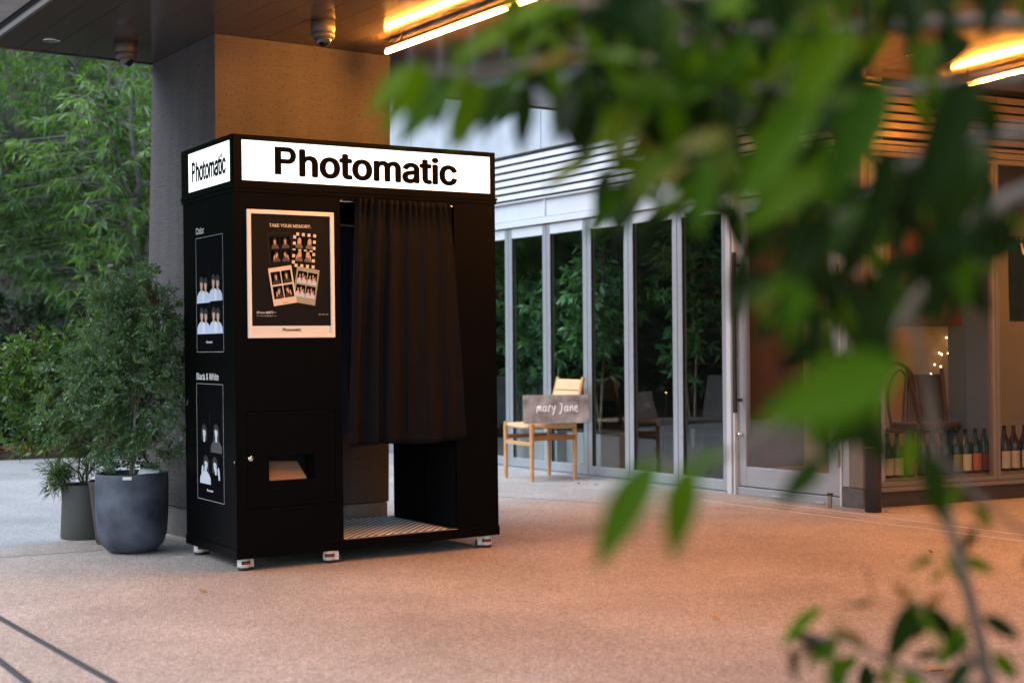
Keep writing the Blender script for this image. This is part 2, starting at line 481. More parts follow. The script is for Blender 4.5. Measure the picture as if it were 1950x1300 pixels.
def text_mesh(name, txt, size, m, parent, bold=0.0, loc=(0, 0, 0), rot=(R(90), 0, 0), width=None, depth=.0006, align='LEFT', spacing=1.0, height=None):
    cu = bpy.data.curves.new(name, 'FONT')
    cu.body = txt; cu.size = size; cu.offset = bold; cu.extrude = depth; cu.align_x = align
    cu.space_character = spacing
    if FONT and 'P' not in txt and all(ord(c) < 128 for c in txt): cu.font = FONT
    cu.resolution_u = 4
    t = bpy.data.objects.new(name + '_tmp', cu)
    COL.objects.link(t)
    cu.offset = 0.0
    dg = bpy.context.evaluated_depsgraph_get()
    me = bpy.data.meshes.new_from_object(t.evaluated_get(dg))
    bpy.data.objects.remove(t)
    bpy.data.curves.remove(cu)
    if bold:
        bb = bmesh.new()
        for k, (ox, oy) in enumerate([(0, 0), (1, 0), (-1, 0), (0, 1), (0, -1), (.7, .7), (-.7, .7), (.7, -.7), (-.7, -.7), (.5, 0), (-.5, 0), (0, .5), (0, -.5)]):
            m2 = me.copy(); m2.transform(Matrix.Translation((ox * bold * 1.15, oy * bold * .8, k * depth * .04))); bb.from_mesh(m2); bpy.data.meshes.remove(m2)
        bb.to_mesh(me); bb.free()
    me.name = name
    co = np.empty(len(me.vertices) * 3); me.vertices.foreach_get('co', co); co = co.reshape(-1, 3)
    if len(co) and width:
        x0, x1 = co[:, 0].min(), co[:, 0].max()
        s = width / (x1 - x0)
        if align == 'CENTER': co[:, 0] = (co[:, 0] - (x0 + x1) / 2) * s
        else: co[:, 0] = (co[:, 0] - x0) * s
        if height:
            y1 = co[:, 1].max(); y0 = 0
            co[:, 1] *= height / y1
        else: co[:, 1] *= s
        me.vertices.foreach_set('co', co.ravel())
    me.materials.clear(); me.materials.append(m)
    o = bpy.data.objects.new(name, me)
    COL.objects.link(o)
    o.parent = parent; o.location = loc; o.rotation_euler = rot
    return o

# foliage: every leaf is a small folded blade; arrays keep this fast
def leaves_mesh(name, base, dirs, lens, wid, m, rng, fold=.25, droop=.0):
    n = len(base)
    d = dirs / np.linalg.norm(dirs, axis=1, keepdims=True)
    r = rng.normal(size=(n, 3))
    side = np.cross(d, r); side /= np.linalg.norm(side, axis=1, keepdims=True)
    up = np.cross(side, d)
    L = lens[:, None]; W = (lens * wid)[:, None]
    dn = np.array([0, 0, -1.0])
    mid = base + d * L * .45
    p1 = mid + side * W * .5 + up * W * fold
    p2 = mid - side * W * .5 + up * W * fold
    tip = base + d * L + dn * L * droop
    co = np.stack([base, p1, tip, p2], axis=1).reshape(-1, 3)
    me = bpy.data.meshes.new(name)
    me.vertices.add(4 * n); me.vertices.foreach_set('co', co.ravel())
    me.loops.add(4 * n); me.loops.foreach_set('vertex_index', np.arange(4 * n, dtype=np.int32))
    me.polygons.add(n)
    me.polygons.foreach_set('loop_start', np.arange(0, 4 * n, 4, dtype=np.int32))
    me.update(calc_edges=True)
    me.validate()
    me.materials.append(m)
    return me
def link(name, me, parent):
    o = bpy.data.objects.new(name, me); COL.objects.link(o); o.parent = parent
    return o

def bush(root, rng, stems, clusters, leaf_len, wid, m, bark, n_leaf=9, spread=.9, droop=.3, twig_r=.004, name='foliage', cl=.1, along=True):
    """stems: list of (points, radii). clusters: Nx3 points. Twigs run from the nearest stem point to each cluster."""
    tb = MB()
    sp = []
    for pts, rad in stems:
        tb.tube(pts, rad, 7)
        for a, b in zip(pts[:-1], pts[1:]):
            for t in (0, .33, .66): sp.append(Vector(a).lerp(Vector(b), t))
    S = np.array(sp)
    bases, dirs, lens = [], [], []
    for c in clusters:
        dd = S - c
        w = np.linalg.norm(dd, axis=1) + .5 * np.maximum(0, S[:, 2] - c[2] + .05) * 2
        q = S[np.argmin(w)]
        mid = (q + c) / 2 + np.array([0, 0, .12 * np.linalg.norm(q - c)])
        tb.tube([q, mid, c], [twig_r, twig_r * .75, twig_r * .4], 3, cap=False)
        out = c - mid; nrm = np.linalg.norm(out) + 1e-6; out = out / nrm
        k = n_leaf
        t = rng.uniform(0.0, 1.0, k)
        b = c + out * (t[:, None] - .6) * cl
        d = out + rng.normal(size=(k, 3)) * spread
        d[:, 2] -= droop
        bases.append(b); dirs.append(d); lens.append(leaf_len * rng.uniform(.6, 1.2, k))
    tb.build('trunk', bark, root)
    me = leaves_mesh(name, np.concatenate(bases), np.concatenate(dirs), np.concatenate(lens), wid, m, rng, droop=.12)
    o = link(name, me, root)
    return o

# ================================================================== SETTING
ANG_P = .6026
U = Vector((math.cos(ANG_P), math.sin(ANG_P), 0)); V = Vector((-math.sin(ANG_P), math.cos(ANG_P), 0))
PIL = Vector((-1.5717, 7.4269, 0)); PD, PW, ZC = .9321, 1.0735, 2.727
K = PIL + V * PD                                    # far left corner of the pillar = on the canopy's far edge

g = MB(); g.box(-90, 90, -60, 120, -.3, 0)
tag(g.build('ground', M['ground']), kind='structure')
def to_world(o, ang, pts, z):
    c, s = math.cos(ang), math.sin(ang)
    return [(o[0] + x * c - y * s, o[1] + x * s + y * c, z) for x, y in pts]
pv = MB()
seam_y = -.30
pv.poly(to_world(K, ANG_P, [(-9, -16), (14, -16), (14, seam_y), (-9, seam_y)], .0), (0, 0, .006))
tag(pv.build('paving', M['paving_in']), kind='structure')
pv = MB()
pv.poly(to_world(K, ANG_P, [(-12, seam_y + .004), (14, seam_y + .004), (14, 9), (-12, 9)], .0), (0, 0, .006))
tag(pv.build('courtyard_paving', M['paving_out']), kind='structure')
# saw-cut joints in the paving (shallow dark grooves) and two slot drains
jt = MB()
for a, b in [(on_z(-60, 1068), on_z(196, 1049)), (on_z(950, 947), on_z(1185, 962)), (on_z(1380, 957), on_z(1640, 990))]:
    d = (b - a).normalized(); n = Vector((-d.y, d.x, 0)) * .003
    jt.poly([(a - n)[:2] + (.0,) if False else (a.x - n.x, a.y - n.y, .0065), (b.x - n.x, b.y - n.y, .0065), (b.x + n.x, b.y + n.y, .0065), (a.x + n.x, a.y + n.y, .0065)], (0, 0, .0012))
tag(jt.build('paving_joint', M['plinth']), kind='structure')
ln = MB()
for a, b in [(on_z(1330, 953), on_z(2100, 1052)), (on_z(1440, 955), on_z(2100, 1040))]:
    d = (b - a).normalized(); n = Vector((-d.y, d.x, 0)) * .005
    ln.poly([(a.x - n.x, a.y - n.y, .0062), (b.x - n.x, b.y - n.y, .0062), (b.x + n.x, b.y + n.y, .0062), (a.x + n.x, a.y + n.y, .0062)], (0, 0, .003))
tag(ln.build('joint_strip', M['trim_white']), kind='structure')
for i, (p0, p1, lab) in enumerate([((0, 1180), (210, 1300), 'long dark slot drain crossing the paving at the lower left'),
                                   ((0, 1262), (48, 1300), 'second slot drain, cut off by the bottom left corner')]):
    a, b = on_z(*p0), on_z(*p1)
    d = (b - a).normalized()
    L0, L1 = -2.5, (b - a).length + 2.5
    root = thing('slot_drain', lab, 'drain', (a.x, a.y, 0), math.atan2(d.y, d.x), 'slot drains in the paving')
    q = MB(); q.box(L0, L1, -.009, .009, .004, .0075); q.build('slot', M['gap'], root)
    for y in (-.0115, .0115):
        q = MB(); q.box(L0, L1, y - .0025, y + .0025, .004, .009); q.build('edge_rail', M['granite'], root)
    q = MB(); q.box(L0, L1, -.002, .002, .0072, .0086); q.build('centre_rail', M['granite'], root)

# planting bed beyond the courtyard
bed = MB()
bed_edge = [(-16, 9.6), (-11, 11.2), (-8, 12.2), (-6.2, 13.0), (-4.9, 13.45), (-4.2, 13.75), (-2.6, 14.6), (0, 16.2), (3, 18.5), (5, 20)]
pts = bed_edge + [(5, 40), (-30, 40), (-30, 9)]
bed.poly([(x, y, .0) for x, y in pts], (0, 0, .07))
tag(bed.build('planting_bed', M['soil']), kind='structure')
rng = np.random.default_rng(5)
nl = 9000
ex = np.array(bed_edge)
xs = rng.uniform(-12, 1, nl)
yl = np.interp(xs, ex[:, 0], ex[:, 1]) + rng.exponential(1.0, nl)
b = np.stack([xs, yl, np.full(nl, .075) + rng.uniform(0, .04, nl)], 1)
d = rng.normal(size=(nl, 3)); d[:, 2] *= .25
lo = link('leaf_litter', leaves_mesh('leaf_litter', b, d, rng.uniform(.05, .13, nl), .5, M['litter'], rng), None)
tag(lo, 'brown fallen leaves lying on the soil under the bushes', 'leaf litter', kind='stuff')

# ------------------------------------------------------------------ concrete pillar
pil = thing('concrete_pillar', 'massive square concrete pillar with combed surface behind the photo booth', 'pillar', PIL, ANG_P)
q = MB()
b0 = [(0, 0), (PW, 0), (PW, PD), (-.03, PD)]
zb = .17
vs = [(x - (.035 if i == 3 else .03 if i in (1, 2) else 0), y, zb) for i, (x, y) in enumerate(b0)] + [(0, 0, ZC), (PW, 0, ZC), (PW, PD, ZC), (0, PD, ZC)]
q.add(vs, [(0,3,2,1),(4,5,6,7),(0,1,5,4),(1,2,6,5),(2,3,7,6),(3,0,4,7)])
q.build('shaft', M['concrete_pillar'], pil, .004)
q = MB()
vs = [(.006, .006, 0), (PW - .038, .006, 0), (PW - .038, PD - .006, 0), (-.055, PD - .006, 0)]
vs += [(x, y, zb - .004) for x, y, _ in vs]
q.add(vs, [(0,3,2,1),(4,5,6,7),(0,1,5,4),(1,2,6,5),(2,3,7,6),(3,0,4,7)])
q.build('plinth', M['plinth'], pil)

# ------------------------------------------------------------------ canopy (x along U, y along V)
can = thing('canopy', 'flat canopy with a glossy dark plank ceiling over the entrance', 'canopy', (K.x, K.y, ZC), ANG_P)
XL, XR, YN = -.92, 8.6, -6.6  # unseen near end drawn out to cut the ambient light below
PWD = .15
nk = int((XR - XL) / PWD)
pm = MB(); pm.box(.0015, PWD - .0015, YN, 0, .0, .012)
pme = pm.mesh('ceiling_plank'); pme.materials.append(M['ceiling'])
for i in range(nk):
    o = link('ceiling_plank', pme, can); o.location = (XL + i * PWD, 0, 0)
    bv = None
q = MB(); q.box(XL, XR, YN, 0, .016, .5); q.build('roof_slab', M['roof'], can)
q = MB(); q.box(XL, XR, .002, .03, -.006, .5); q.build('far_fascia', M['trim_black'], can)
q = MB(); q.box(XL, XR, YN - .03, YN - .002, -.01, .5); q.build('near_fascia', M['concrete'], can)
q = MB(); q.box(XL - .022, XL - .002, YN, .03, -.004, .03); q.build('edge_trim', M['trim_black'], can)
q = MB(); q.box(XL - .05, XL - .024, YN, .03, -.008, .03); q.build('gutter_trim', M['trim_white'], can)
q = MB(); q.box(XL - .075, XL - .052, YN, .03, .0, .03); q.build('shadow_gap', M['gap'], can)
q = MB(); q.box(XL - 1.6, XL - .077, YN, -.05, .012, .6)
q.build('edge_beam', M['concrete'], can)

# ------------------------------------------------------------------ glazed facade (x away from us along the glass, +y outwards)
ANG_F = .5897 + math.pi / 2
F0 = (1.5087, 9.9376, 0)
c_, s_ = math.cos(ANG_F), math.sin(ANG_F)
def fw(x, y, z=0): return Vector((F0[0] + x * c_ - y * s_, F0[1] + x * s_ + y * c_, z))
HD = 2.085
fac = thing('facade_wall', 'pale panelled wall with white louvres above the folding glass doors', 'wall', F0, ANG_F)
XF = 9.6
# threshold and head
q = MB(); q.box(-.03, XF, -.06, .02, .0, .016); q.build('threshold', M['alu'], fac)
q = MB(); q.box(-1.12, XF, -.05, .022, HD + .008, HD + .062); q.build('head_rail', M['alu_light'], fac)
xb = [-1.12, -.035, 1.087, 2.189, 3.28, 4.37, 5.46, 6.55, 7.64, XF]
for a, b in zip(xb[:-1], xb[1:]):
    q = MB(); q.box(a + .012, b - .012, -.035, .004, HD + .068, HD + .205); q.build('transom_panel', M['alu_light'], fac)
    q = MB(); q.box(b - .012, b + .008, -.03, .018, HD + .064, 2.30); q.build('transom_bar', M['alu_light'], fac)
    q = MB()
    q.box(a + .012, b - .012, -.03, .012, HD + .208, HD + .222)
    q.build('transom_bead', M['trim_white'], fac)
# louvre slats (tilted boards) with a dark void behind
sl_pitch = .0625
for i in range(6):
    z = 2.335 + i * sl_pitch
    for a, b in zip(xb[:-1], xb[1:]):
        q = MB()
        q.poly([(a + .003, .018, z - .002), (a + .003, .026, z + .003), (a + .003, .012, z + .046), (a + .003, .004, z + .046)], (b - a - .006, 0, 0))
        q.build('louvre_slat', M['louvre'], fac)
q = MB(); q.box(-1.12, XF, -.085, -.075, 2.3, 2.715); q.build('louvre_back', M['gap'], fac)
q = MB(); q.box(-1.12, XF, -.07, .03, 2.302, 2.316); q.build('louvre_sill', M['louvre'], fac)
xp = [.62, 2.21, 4.41, 6.61, 8.81, XF]
for a, b in zip(xp[:-1], xp[1:]):
    q = MB(); q.box(a + .004, b - .004, -.12, .03, 2.722, 5.6); q.build('wall_panel', M['wall_panel'], fac, .003)
q = MB(); q.box(.6, XF, -.3, -.122, 2.72, 5.6); q.build('wall_backing', M['concrete'], fac)

# folding doors
bx = [-.033, .508, 1.087, 1.622, 2.189, 2.763, 3.33, 3.90, 4.46, 5.03, 5.6, 6.17, 6.74, 7.31]
labs = ['folding glass door next to the entrance post, nearest of the row',
        'second folding glass door from the entrance post',
        'folding glass door third from the entrance post, dark chair behind it',
        'folding glass door fourth from the post, pale planter behind its foot',
        'folding glass door directly behind the wooden chair with the name board',
        'narrow slice of folding glass door right beside the photo booth edge',
        'folding glass door just hidden behind the right side of the booth']
for i, (a, b) in enumerate(zip(bx[:-1], bx[1:])):
    lab = labs[i] if i < len(labs) else 'folding glass door in the stretch hidden behind the photo booth and pillar'
    w = b - a - .008
    p = fw(a + .004, 0)
    dr = thing('folding_door', lab, 'door', (p.x, p.y, 0), ANG_F, 'folding glass doors of the cafe')
    st = .05
    q = MB(); q.box(0, st, -.045, 0, .022, HD); q.build('stile', M['alu'], dr, .002)
    q = MB(); q.box(w - st, w, -.045, 0, .022, HD); q.build('stile', M['alu'], dr, .002)
    q = MB(); q.box(st, w - st, -.043, -.002, .022, .095); q.build('bottom_rail', M['alu'], dr, .002)
    q = MB(); q.box(st, w - st, -.043, -.002, HD - .085, HD); q.build('top_rail', M['alu_light'], dr, .002)
    q = MB(); q.box(st, w - st, -.024, -.018, .095, HD - .085); q.build('pane', M['glass'], dr)
    for xx in (st, w - st - .008):
        q = MB(); q.box(xx, xx + .008, -.018, -.004, .095, HD - .085); q.build('glazing_bead', M['gap'], dr)
q = MB(); q.box(7.32, XF, -.1, .0, .02, HD); q.build('end_wall', M['wall_panel'], fac)

# entrance: post, door, jamb
q = MB()
q.box(-.085, -.04, -.06, .02, .0, HD + .005); q.box(-.115, -.09, -.06, .005, 0, HD + .005); q.box(-.135, -.12, -.06, .03, 0, HD + .005)
po = q.build('mullion_post', M['alu_light'], fac, .002)
p = fw(-1.09, 0)
ed = thing('entrance_door', 'single glass entrance door with a long dark pull handle and tall kick plate', 'door', (p.x, p.y, 0), ANG_F)
W = 1.09 - .14
q = MB(); q.box(0, .10, -.045, .0, .07, HD - .01); q.build('stile', M['alu'], ed, .002)
q = MB(); q.box(W - .075, W, -.045, .0, .07, HD - .01); q.build('stile', M['alu'], ed, .002)
q = MB(); q.box(.10, W - .075, -.043, -.002, .07, .205); q.build('kick_plate', M['alu'], ed, .002)
q = MB(); q.box(.10, W - .075, -.043, -.002, HD - .11, HD - .01); q.build('top_rail', M['alu'], ed, .002)
q = MB(); q.box(.10, W - .075, -.024, -.018, .205, HD - .11); q.build('pane', M['glass'], ed)
q = MB(); q.box(-.02, W + .02, -.05, .012, .007, .062); q.build('threshold_box', M['alu'], ed, .002)
q = MB(); q.box(W - .045, W - .02, .05, .07, .58, 1.70)
for z in (.66, 1.6): q.box(W - .04, W - .025, .0, .05, z, z + .02)
q.build('pull_handle', M['trim_black'], ed, .002)
q = MB(); q.lathe([(0, .0), (.016, .0), (.018, .012), (.012, .03), (0, .034)], 14)
kb = q.build('knob', M['steel'], ed); kb.location = (W - .032, .0, .43); kb.rotation_euler = (R(-90), 0, 0)
for z in (.26, 1.45):
    q = MB(); q.tube([(-.006, .012, z), (-.006, .012, z + .115)], .011, 10); q.build('hinge', M['warm_metal'], ed)
q = MB(); q.box(.52, .60, .0135, .02, .018, .03); q.box(.13, .2, .0135, .02, .012, .022); q.build('threshold_clip', M['trim_white'], ed)
# jamb at the corner
p = fw(-1.29, 0)
jb = thing('corner_column', 'grey clad corner column with a dark stone foot beside the entrance door', 'column', (p.x, p.y, 0), ANG_F)
q = MB(); q.box(.0, .175, -.2, .008, .137, 2.715); q.build('cladding', M['alu'], jb, .003)
q = MB(); q.box(-.003, .172, -.2, .012, .0, .133); q.build('stone_foot', M['granite'], jb, .003)
q = MB(); q.box(.176, .192, -.04, .016, .0, 2.3); q.build('edge_profile', M['alu_light'], jb)
# door stop
p = on_z(1581, 969)
ds = thing('door_stop', 'short metal door stop post with a rubber cap by the entrance', 'door stop', (p.x, p.y, .006))
q = MB(); q.tube([(0, 0, 0), (0, 0, .085)], .0125, 14); q.build('post', M['warm_metal'], ds)
q = MB(); q.lathe([(0, .085), (.019, .085), (.021, .09), (.019, .096), (0, .096)], 16); q.build('cap', M['rubber'], ds)

# cafe interior behind the folding doors
room = thing('cafe_room', 'dark cafe interior seen through the folding glass doors', 'room', F0, ANG_F)
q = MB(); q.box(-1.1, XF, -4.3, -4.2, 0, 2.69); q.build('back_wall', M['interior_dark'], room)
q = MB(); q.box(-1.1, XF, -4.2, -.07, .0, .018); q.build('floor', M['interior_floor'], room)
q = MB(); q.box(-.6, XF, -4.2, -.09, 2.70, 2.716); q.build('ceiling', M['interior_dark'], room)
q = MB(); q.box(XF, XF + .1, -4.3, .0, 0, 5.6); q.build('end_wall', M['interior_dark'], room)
q = MB(); q.box(.6, XF, -4.3, -.31, 2.725, 2.9); q.build('roof', M['roof'], room)
# planters and greenery just inside the glass
def plant_clusters(rng, c, rad, n, shell=.55):
    v = rng.normal(size=(n, 3)); v /= np.linalg.norm(v, axis=1, keepdims=True)
    r = rng.uniform(shell ** 3, 1, n) ** (1 / 3)
    r = np.where(rng.random(n) < .35, rng.uniform(.1, 1, n), r)
    return np.array(c) + v * r[:, None] * np.array(rad)
pl_info = [(2.28, 3.1, 'pale planter box inside the glass, behind the wooden chair'),
           (1.66, 2.14, 'pale planter box inside the glass, fourth bay from the entrance'),]
for i, (a, b, lab) in enumerate(pl_info):
    p = fw(a, -.5)
    r0 = thing('planter_box', lab, 'planter', (p.x, p.y, .018), ANG_F, 'planters inside the cafe glass')
    q = MB(); L = b - a
    q.box(0, L, 0, .34, 0, .32); q.build('box', M['wall_panel'], r0, .006)
    q = MB(); q.box(.02, L - .02, .02, .32, .321, .328); q.build('soil', M['soil'], r0)
rng = np.random.default_rng(11)
for i, (x, y, h, rx, n, lab) in enumerate([
        (2.55, -.35, 1.25, .36, 120, 'leafy green indoor shrub behind the wooden chair'),
        (1.9, -.34, 1.45, .32, 140, 'tall leafy indoor shrub in the bay right of the wooden chair'),
        (1.25, -.8, 1.7, .40, 130, 'slim indoor tree with pale stem behind the dark upholstered chair'),
        (.3, -.9, 1.6, .38, 120, 'bushy indoor plant behind the glass door nearest the entrance'), (3.3, -.5, 1.4, .4, 120, 'indoor shrub half hidden behind the right edge of the photo booth')]):
    p = fw(x, y)
    z0 = .33 if i < 2 else .2
    r0 = thing('indoor_plant', lab, 'plant', (p.x, p.y, z0 + .02), group='indoor plants behind the glass')
    if i >= 2:
        q = MB(); q.lathe([(0, -.2), (.15, -.2), (.18, .0), (.165, 0), (.14, -.03), (0, -.03)], 20); q.build('pot', M['pot_grey'], r0)
    stems = [([(0, 0, -.02), (.03, .02, h * .4), (.0, .04, h * .75), (.05, 0, h)], [.014, .012, .009, .004]),
             ([(0, 0, -.02), (-.06, .05, h * .35), (-.12, .08, h * .7)], [.01, .008, .003])]
    cl = plant_clusters(rng, (0, 0, h * .68), (rx, rx * .8, h * .45), n)
    bush(r0, rng, stems, cl, .10, .34, M['leaf_indoor'], M['bark_pale'], 10, 1.0, .5, .003, 'foliage', .12)
# dark dining chairs inside
def dining_chair(loc, rz, lab):
    r0 = thing('dining_chair', lab, 'chair', loc, rz, 'dark chairs inside the cafe')
    q = MB(); q.box(-.22, .22, -.22, .2, .40, .47); q.build('seat', M['fabric_dark'], r0, .02)
    q = MB()
    q.poly([(-.22, .18, .44), (-.22, .24, .44), (-.24, .30, .8), (-.24, .25, .8)], (.44, 0, 0)); q.build('backrest', M['fabric_dark'], r0, .015)
    for x in (-.18, .18):
        for y in (-.18, .18):
            q = MB(); q.tube([(x, y, .4), (x * 1.1, y * 1.1, 0)], [.016, .011], 8); q.build('leg', M['trim_black'], r0)
    return r0
p = fw(.85, -.45); dining_chair((p.x, p.y, .018), ANG_F + 2.9, 'dark upholstered chair behind the third glass door from the entrance')
p = fw(.12, -.62); dining_chair((p.x, p.y, .018), ANG_F + 3.3, 'dark upholstered chair behind the glass door nearest the entrance')
for i, (x, y, z, lab) in enumerate([(1.5, -1.6, 1.75, 'small glowing orange pendant lamp high behind the glass doors'),
                                    (2.9, -1.9, .62, 'low orange table lamp glowing behind the wooden chair')]):
    p = fw(x, y)
    r0 = thing('pendant_lamp' if i == 0 else 'table_lamp', lab, 'lamp', (p.x, p.y, z))
    q = MB(); q.lathe([(.02, .1), (.05, .08), (.1, 0), (.095, -.005), (.045, .07), (.02, .09)], 20); q.build('shade', M['trim_black'], r0)
    q = MB(); q.lathe([(0, -.01), (.03, .0), (.038, .025), (.02, .06), (0, .065)], 14); q.build('bulb', M['lamp_spot'], r0)
    q = MB()
    q.tube([(0, 0, .1), (0, 0, 2.70 - z)], .003, 6) if i == 0 else q.tube([(0, 0, -z + .02), (0, 0, -.01)], .008, 8)
    q.build('cord' if i == 0 else 'stand', M['trim_black'], r0)

# ------------------------------------------------------------------ shop window wall facing us (x to the right, +y inwards)
ANG_W = .455
C0 = (2.215, 8.834, 0)
cw, sw = math.cos(ANG_W), math.sin(ANG_W)
def ww(x, y, z=0): return Vector((C0[0] + x * cw - y * sw, C0[1] + x * sw + y * cw, z))
shop = thing('shop_front', 'dark stone based shop front with louvres over the bottle window', 'wall', C0, ANG_W)
XS = 4.2
q = MB(); q.box(.02, XS, .03, .25, 0, .105); q.build('stone_base', M['base_stone'], shop)
q = MB(); q.box(.02, XS, .0, .10, .107, .135); q.box(.02, XS, .101, .30, .107, .175); q.build('sill', M['warm_metal'], shop, .003)
q = MB(); q.box(.0, .055, .005, .2, .137, 2.715); q.build('side_post', M['warm_metal'], shop, .003)
q = MB(); q.box(.057, XS, .01, .09, 2.285, 2.325); q.build('head_rail', M['warm_metal'], shop, .002)
q = MB(); q.box(.057, XS, .0, .05, 2.33, 2.352); q.build('head_track', M['warm_metal'], shop, .002)
for i in range(6):
    z = 2.372 + i * .057
    for a, b in ((.06, 1.155), (1.161, 2.25), (2.256, XS)):
        q = MB()
        q.poly([(a, .002, z - .002), (a, -.006, z + .004), (a, .012, z + .043), (a, .019, z + .041)], (b - a, 0, 0))
        q.build('louvre_slat', M['warm_metal'], shop)
q = MB(); q.box(.0, XS, .085, .095, 2.355, 2.72); q.build('louvre_back', M['gap'], shop)
q = MB(); q.box(.7, 1.13, -.006, .02, 2.29, 2.325); q.build('track_bracket', M['warm_metal'], shop)
for i, (a, b, lab) in enumerate([(.06, 1.155, 'tall shop window with green bottles and stacked chairs behind it'),
                                 (1.16, 2.25, 'shop window cut by the right edge, brown bottles and dark poster inside'),
                                 (2.255, 3.35, 'shop window beyond the right edge of the picture')]):
    p = ww(a, .02)
    w_ = thing('shop_window', lab, 'window', (p.x, p.y, 0), ANG_W, 'windows of the bottle shop')
    L = b - a
    q = MB(); q.box(0, .025, 0, .05, .138, 2.283); q.build('frame_side', M['warm_metal'], w_, .002)
    q = MB(); q.box(L - .025, L, 0, .05, .138, 2.283); q.build('frame_side', M['warm_metal'], w_, .002)
    q = MB(); q.box(.025, L - .025, 0, .05, .138, .165); q.build('frame_foot', M['warm_metal'], w_, .002)
    q = MB(); q.box(.025, L - .025, 0, .05, 2.25, 2.283); q.build('frame_head', M['warm_metal'], w_, .002)
    q = MB(); q.box(.025, L - .025, .022, .028, .165, 2.25); q.build('pane', M['glass_shop'], w_)
srm = thing('shop_display_room', 'warmly lit display space behind the bottle window', 'room', C0, ANG_W)
q = MB(); q.box(-.06, XS, 1.25, 1.33, .0, 2.69); q.build('back_wall', M['interior_wall'], srm)
q = MB(); q.box(-.055, .5, 1.24, 1.247, .0, 2.6); q.build('brown_panel', M['brown_wall'], srm)
q = MB(); q.box(.02, XS, .302, 1.25, .019, .175); q.build('display_floor', M['oak_dark'], srm)
q = MB(); q.box(.0, XS, .10, 1.25, 2.50, 2.53); q.build('ceiling', M['interior_wall'], srm)
q = MB(); q.box(XS, XS + .1, -.02, 1.33, 0, 2.7); q.build('side_wall', M['interior_wall'], srm)
q = MB(); q.box(1.275, 1.50, .42, .6, .177, 2.495); q.build('pilaster', M['grey_blue'], srm, .004)
for i, (x, lab) in enumerate([(1.0, 'warm spotlight over the stacked chairs in the shop window'), (1.9, 'warm spotlight inside the shop at the right edge')]):
    p = ww(x, .85)
    r0 = thing('spotlight', lab, 'lamp', (p.x, p.y, 2.5), group='spotlights inside the shop')
    q = MB(); q.lathe([(.0, 0), (.035, 0), (.035, -.07), (.03, -.07), (.03, -.01), (0, -.01)], 16); q.build('housing', M['trim_black'], r0)
    q = MB(); q.lathe([(0, -.055), (.028, -.055), (.028, -.06), (0, -.06)], 16); q.build('lens', M['lamp_spot'], r0)
    l = bpy.data.lights.new('spot_lamp', 'SPOT'); l.energy = 14; l.color = (1, .52, .2); l.spot_size = R(125); l.spot_blend = .8; l.shadow_soft_size = .05
    lo = bpy.data.objects.new('spot_lamp', l); COL.objects.link(lo); lo.parent = r0; lo.location = (0, 0, -.075)

# bottles on the display
def bottle(x, y, h, r, glass, labm, lab, kind=0, grp='bottles in the shop window'):
    p = ww(x, y)
    r0 = thing('bottle', lab, 'bottle', (p.x, p.y, .176), ANG_W, grp)
    q = MB()
    q.lathe([(0, 0), (r * .9, 0), (r, .01), (r, h * .56), (r * .92, h * .63), (r * .45, h * .78), (r * .33, h * .86), (r * .32, h * .97), (r * .38, h * .975), (r * .38, h), (0, h)], 20)
    q.build('glass_body', glass, r0)
    q = MB()
    n = 12
    vs = []
    for k in range(n + 1):
        th = -math.pi * .5 + (k / n - .5) * 2.3
        for z in (h * .06, h * .44): vs.append(((r + .0012) * math.cos(th), (r + .0012) * math.sin(th), z))
    q.add(vs, [(2*k, 2*k+2, 2*k+3, 2*k+1) for k in range(n)], True)
    lb = q.build('paper_label', labm, r0)
    if kind:
        q = MB()
        pts = []
        for k in range(14):
            th = k / 14 * 2 * math.pi
            a = -math.pi * .5 + .32 * math.cos(th)
            pts.append(((r + .0022) * math.cos(a), (r + .0022) * math.sin(a), h * .27 + h * .11 * math.sin(th)))
        q.tube(pts + [pts[0]], .0012, 4)
        q.build('face_drawing', M['ink_black'], r0)
    return r0
bl = [(.368, .29, 'bottle_brown', 'label_cream', 'brown bottle with cream label, leftmost behind the shop window'),
      (.45, .29, 'bottle_brown', 'label_cream', 'brown bottle with cream label, second from the black post'),
      (.548, .30, 'bottle_green', 'label_purple', 'green bottle with plum label right of the two brown ones'),
      (.67, .30, 'bottle_green', 'poster_dark', 'green bottle with black label left of the chair stack centre'),
      (.756, .295, 'bottle_green', 'poster_dark', 'green bottle with black label under the bentwood hoop'),
      (.867, .30, 'bottle_green', 'bottle_green', 'green bottle without a pale label mid row'),
      (.96, .30, 'bottle_green', 'label_green', 'green bottle with yellow green label'),
      (1.045, .295, 'bottle_green', 'label_cream', 'green bottle with cream label between green and orange labels'),
      (1.135, .30, 'bottle_green', 'label_orange', 'green bottle with orange label'),
      (1.215, .295, 'bottle_green', 'label_red', 'green bottle with dark red label, last before the grey pilaster')]
for x, h, gm, lm, lab in bl: bottle(x, .20, h, .041, M[gm], M[lm], lab)
for i, (x, lab) in enumerate([(1.40, 'brown bottle with cream label left in the right hand window'),
                              (1.488, 'brown bottle with a face drawn on its cream label'),
                              (1.587, 'brown bottle with cream label at the right edge of the picture'),
                              (1.68, 'brown bottle with cream label just outside the right edge')]):
    bottle(x, .2, .31, .041, M['bottle_brown'], M['label_cream'], lab, kind=int(i == 1))

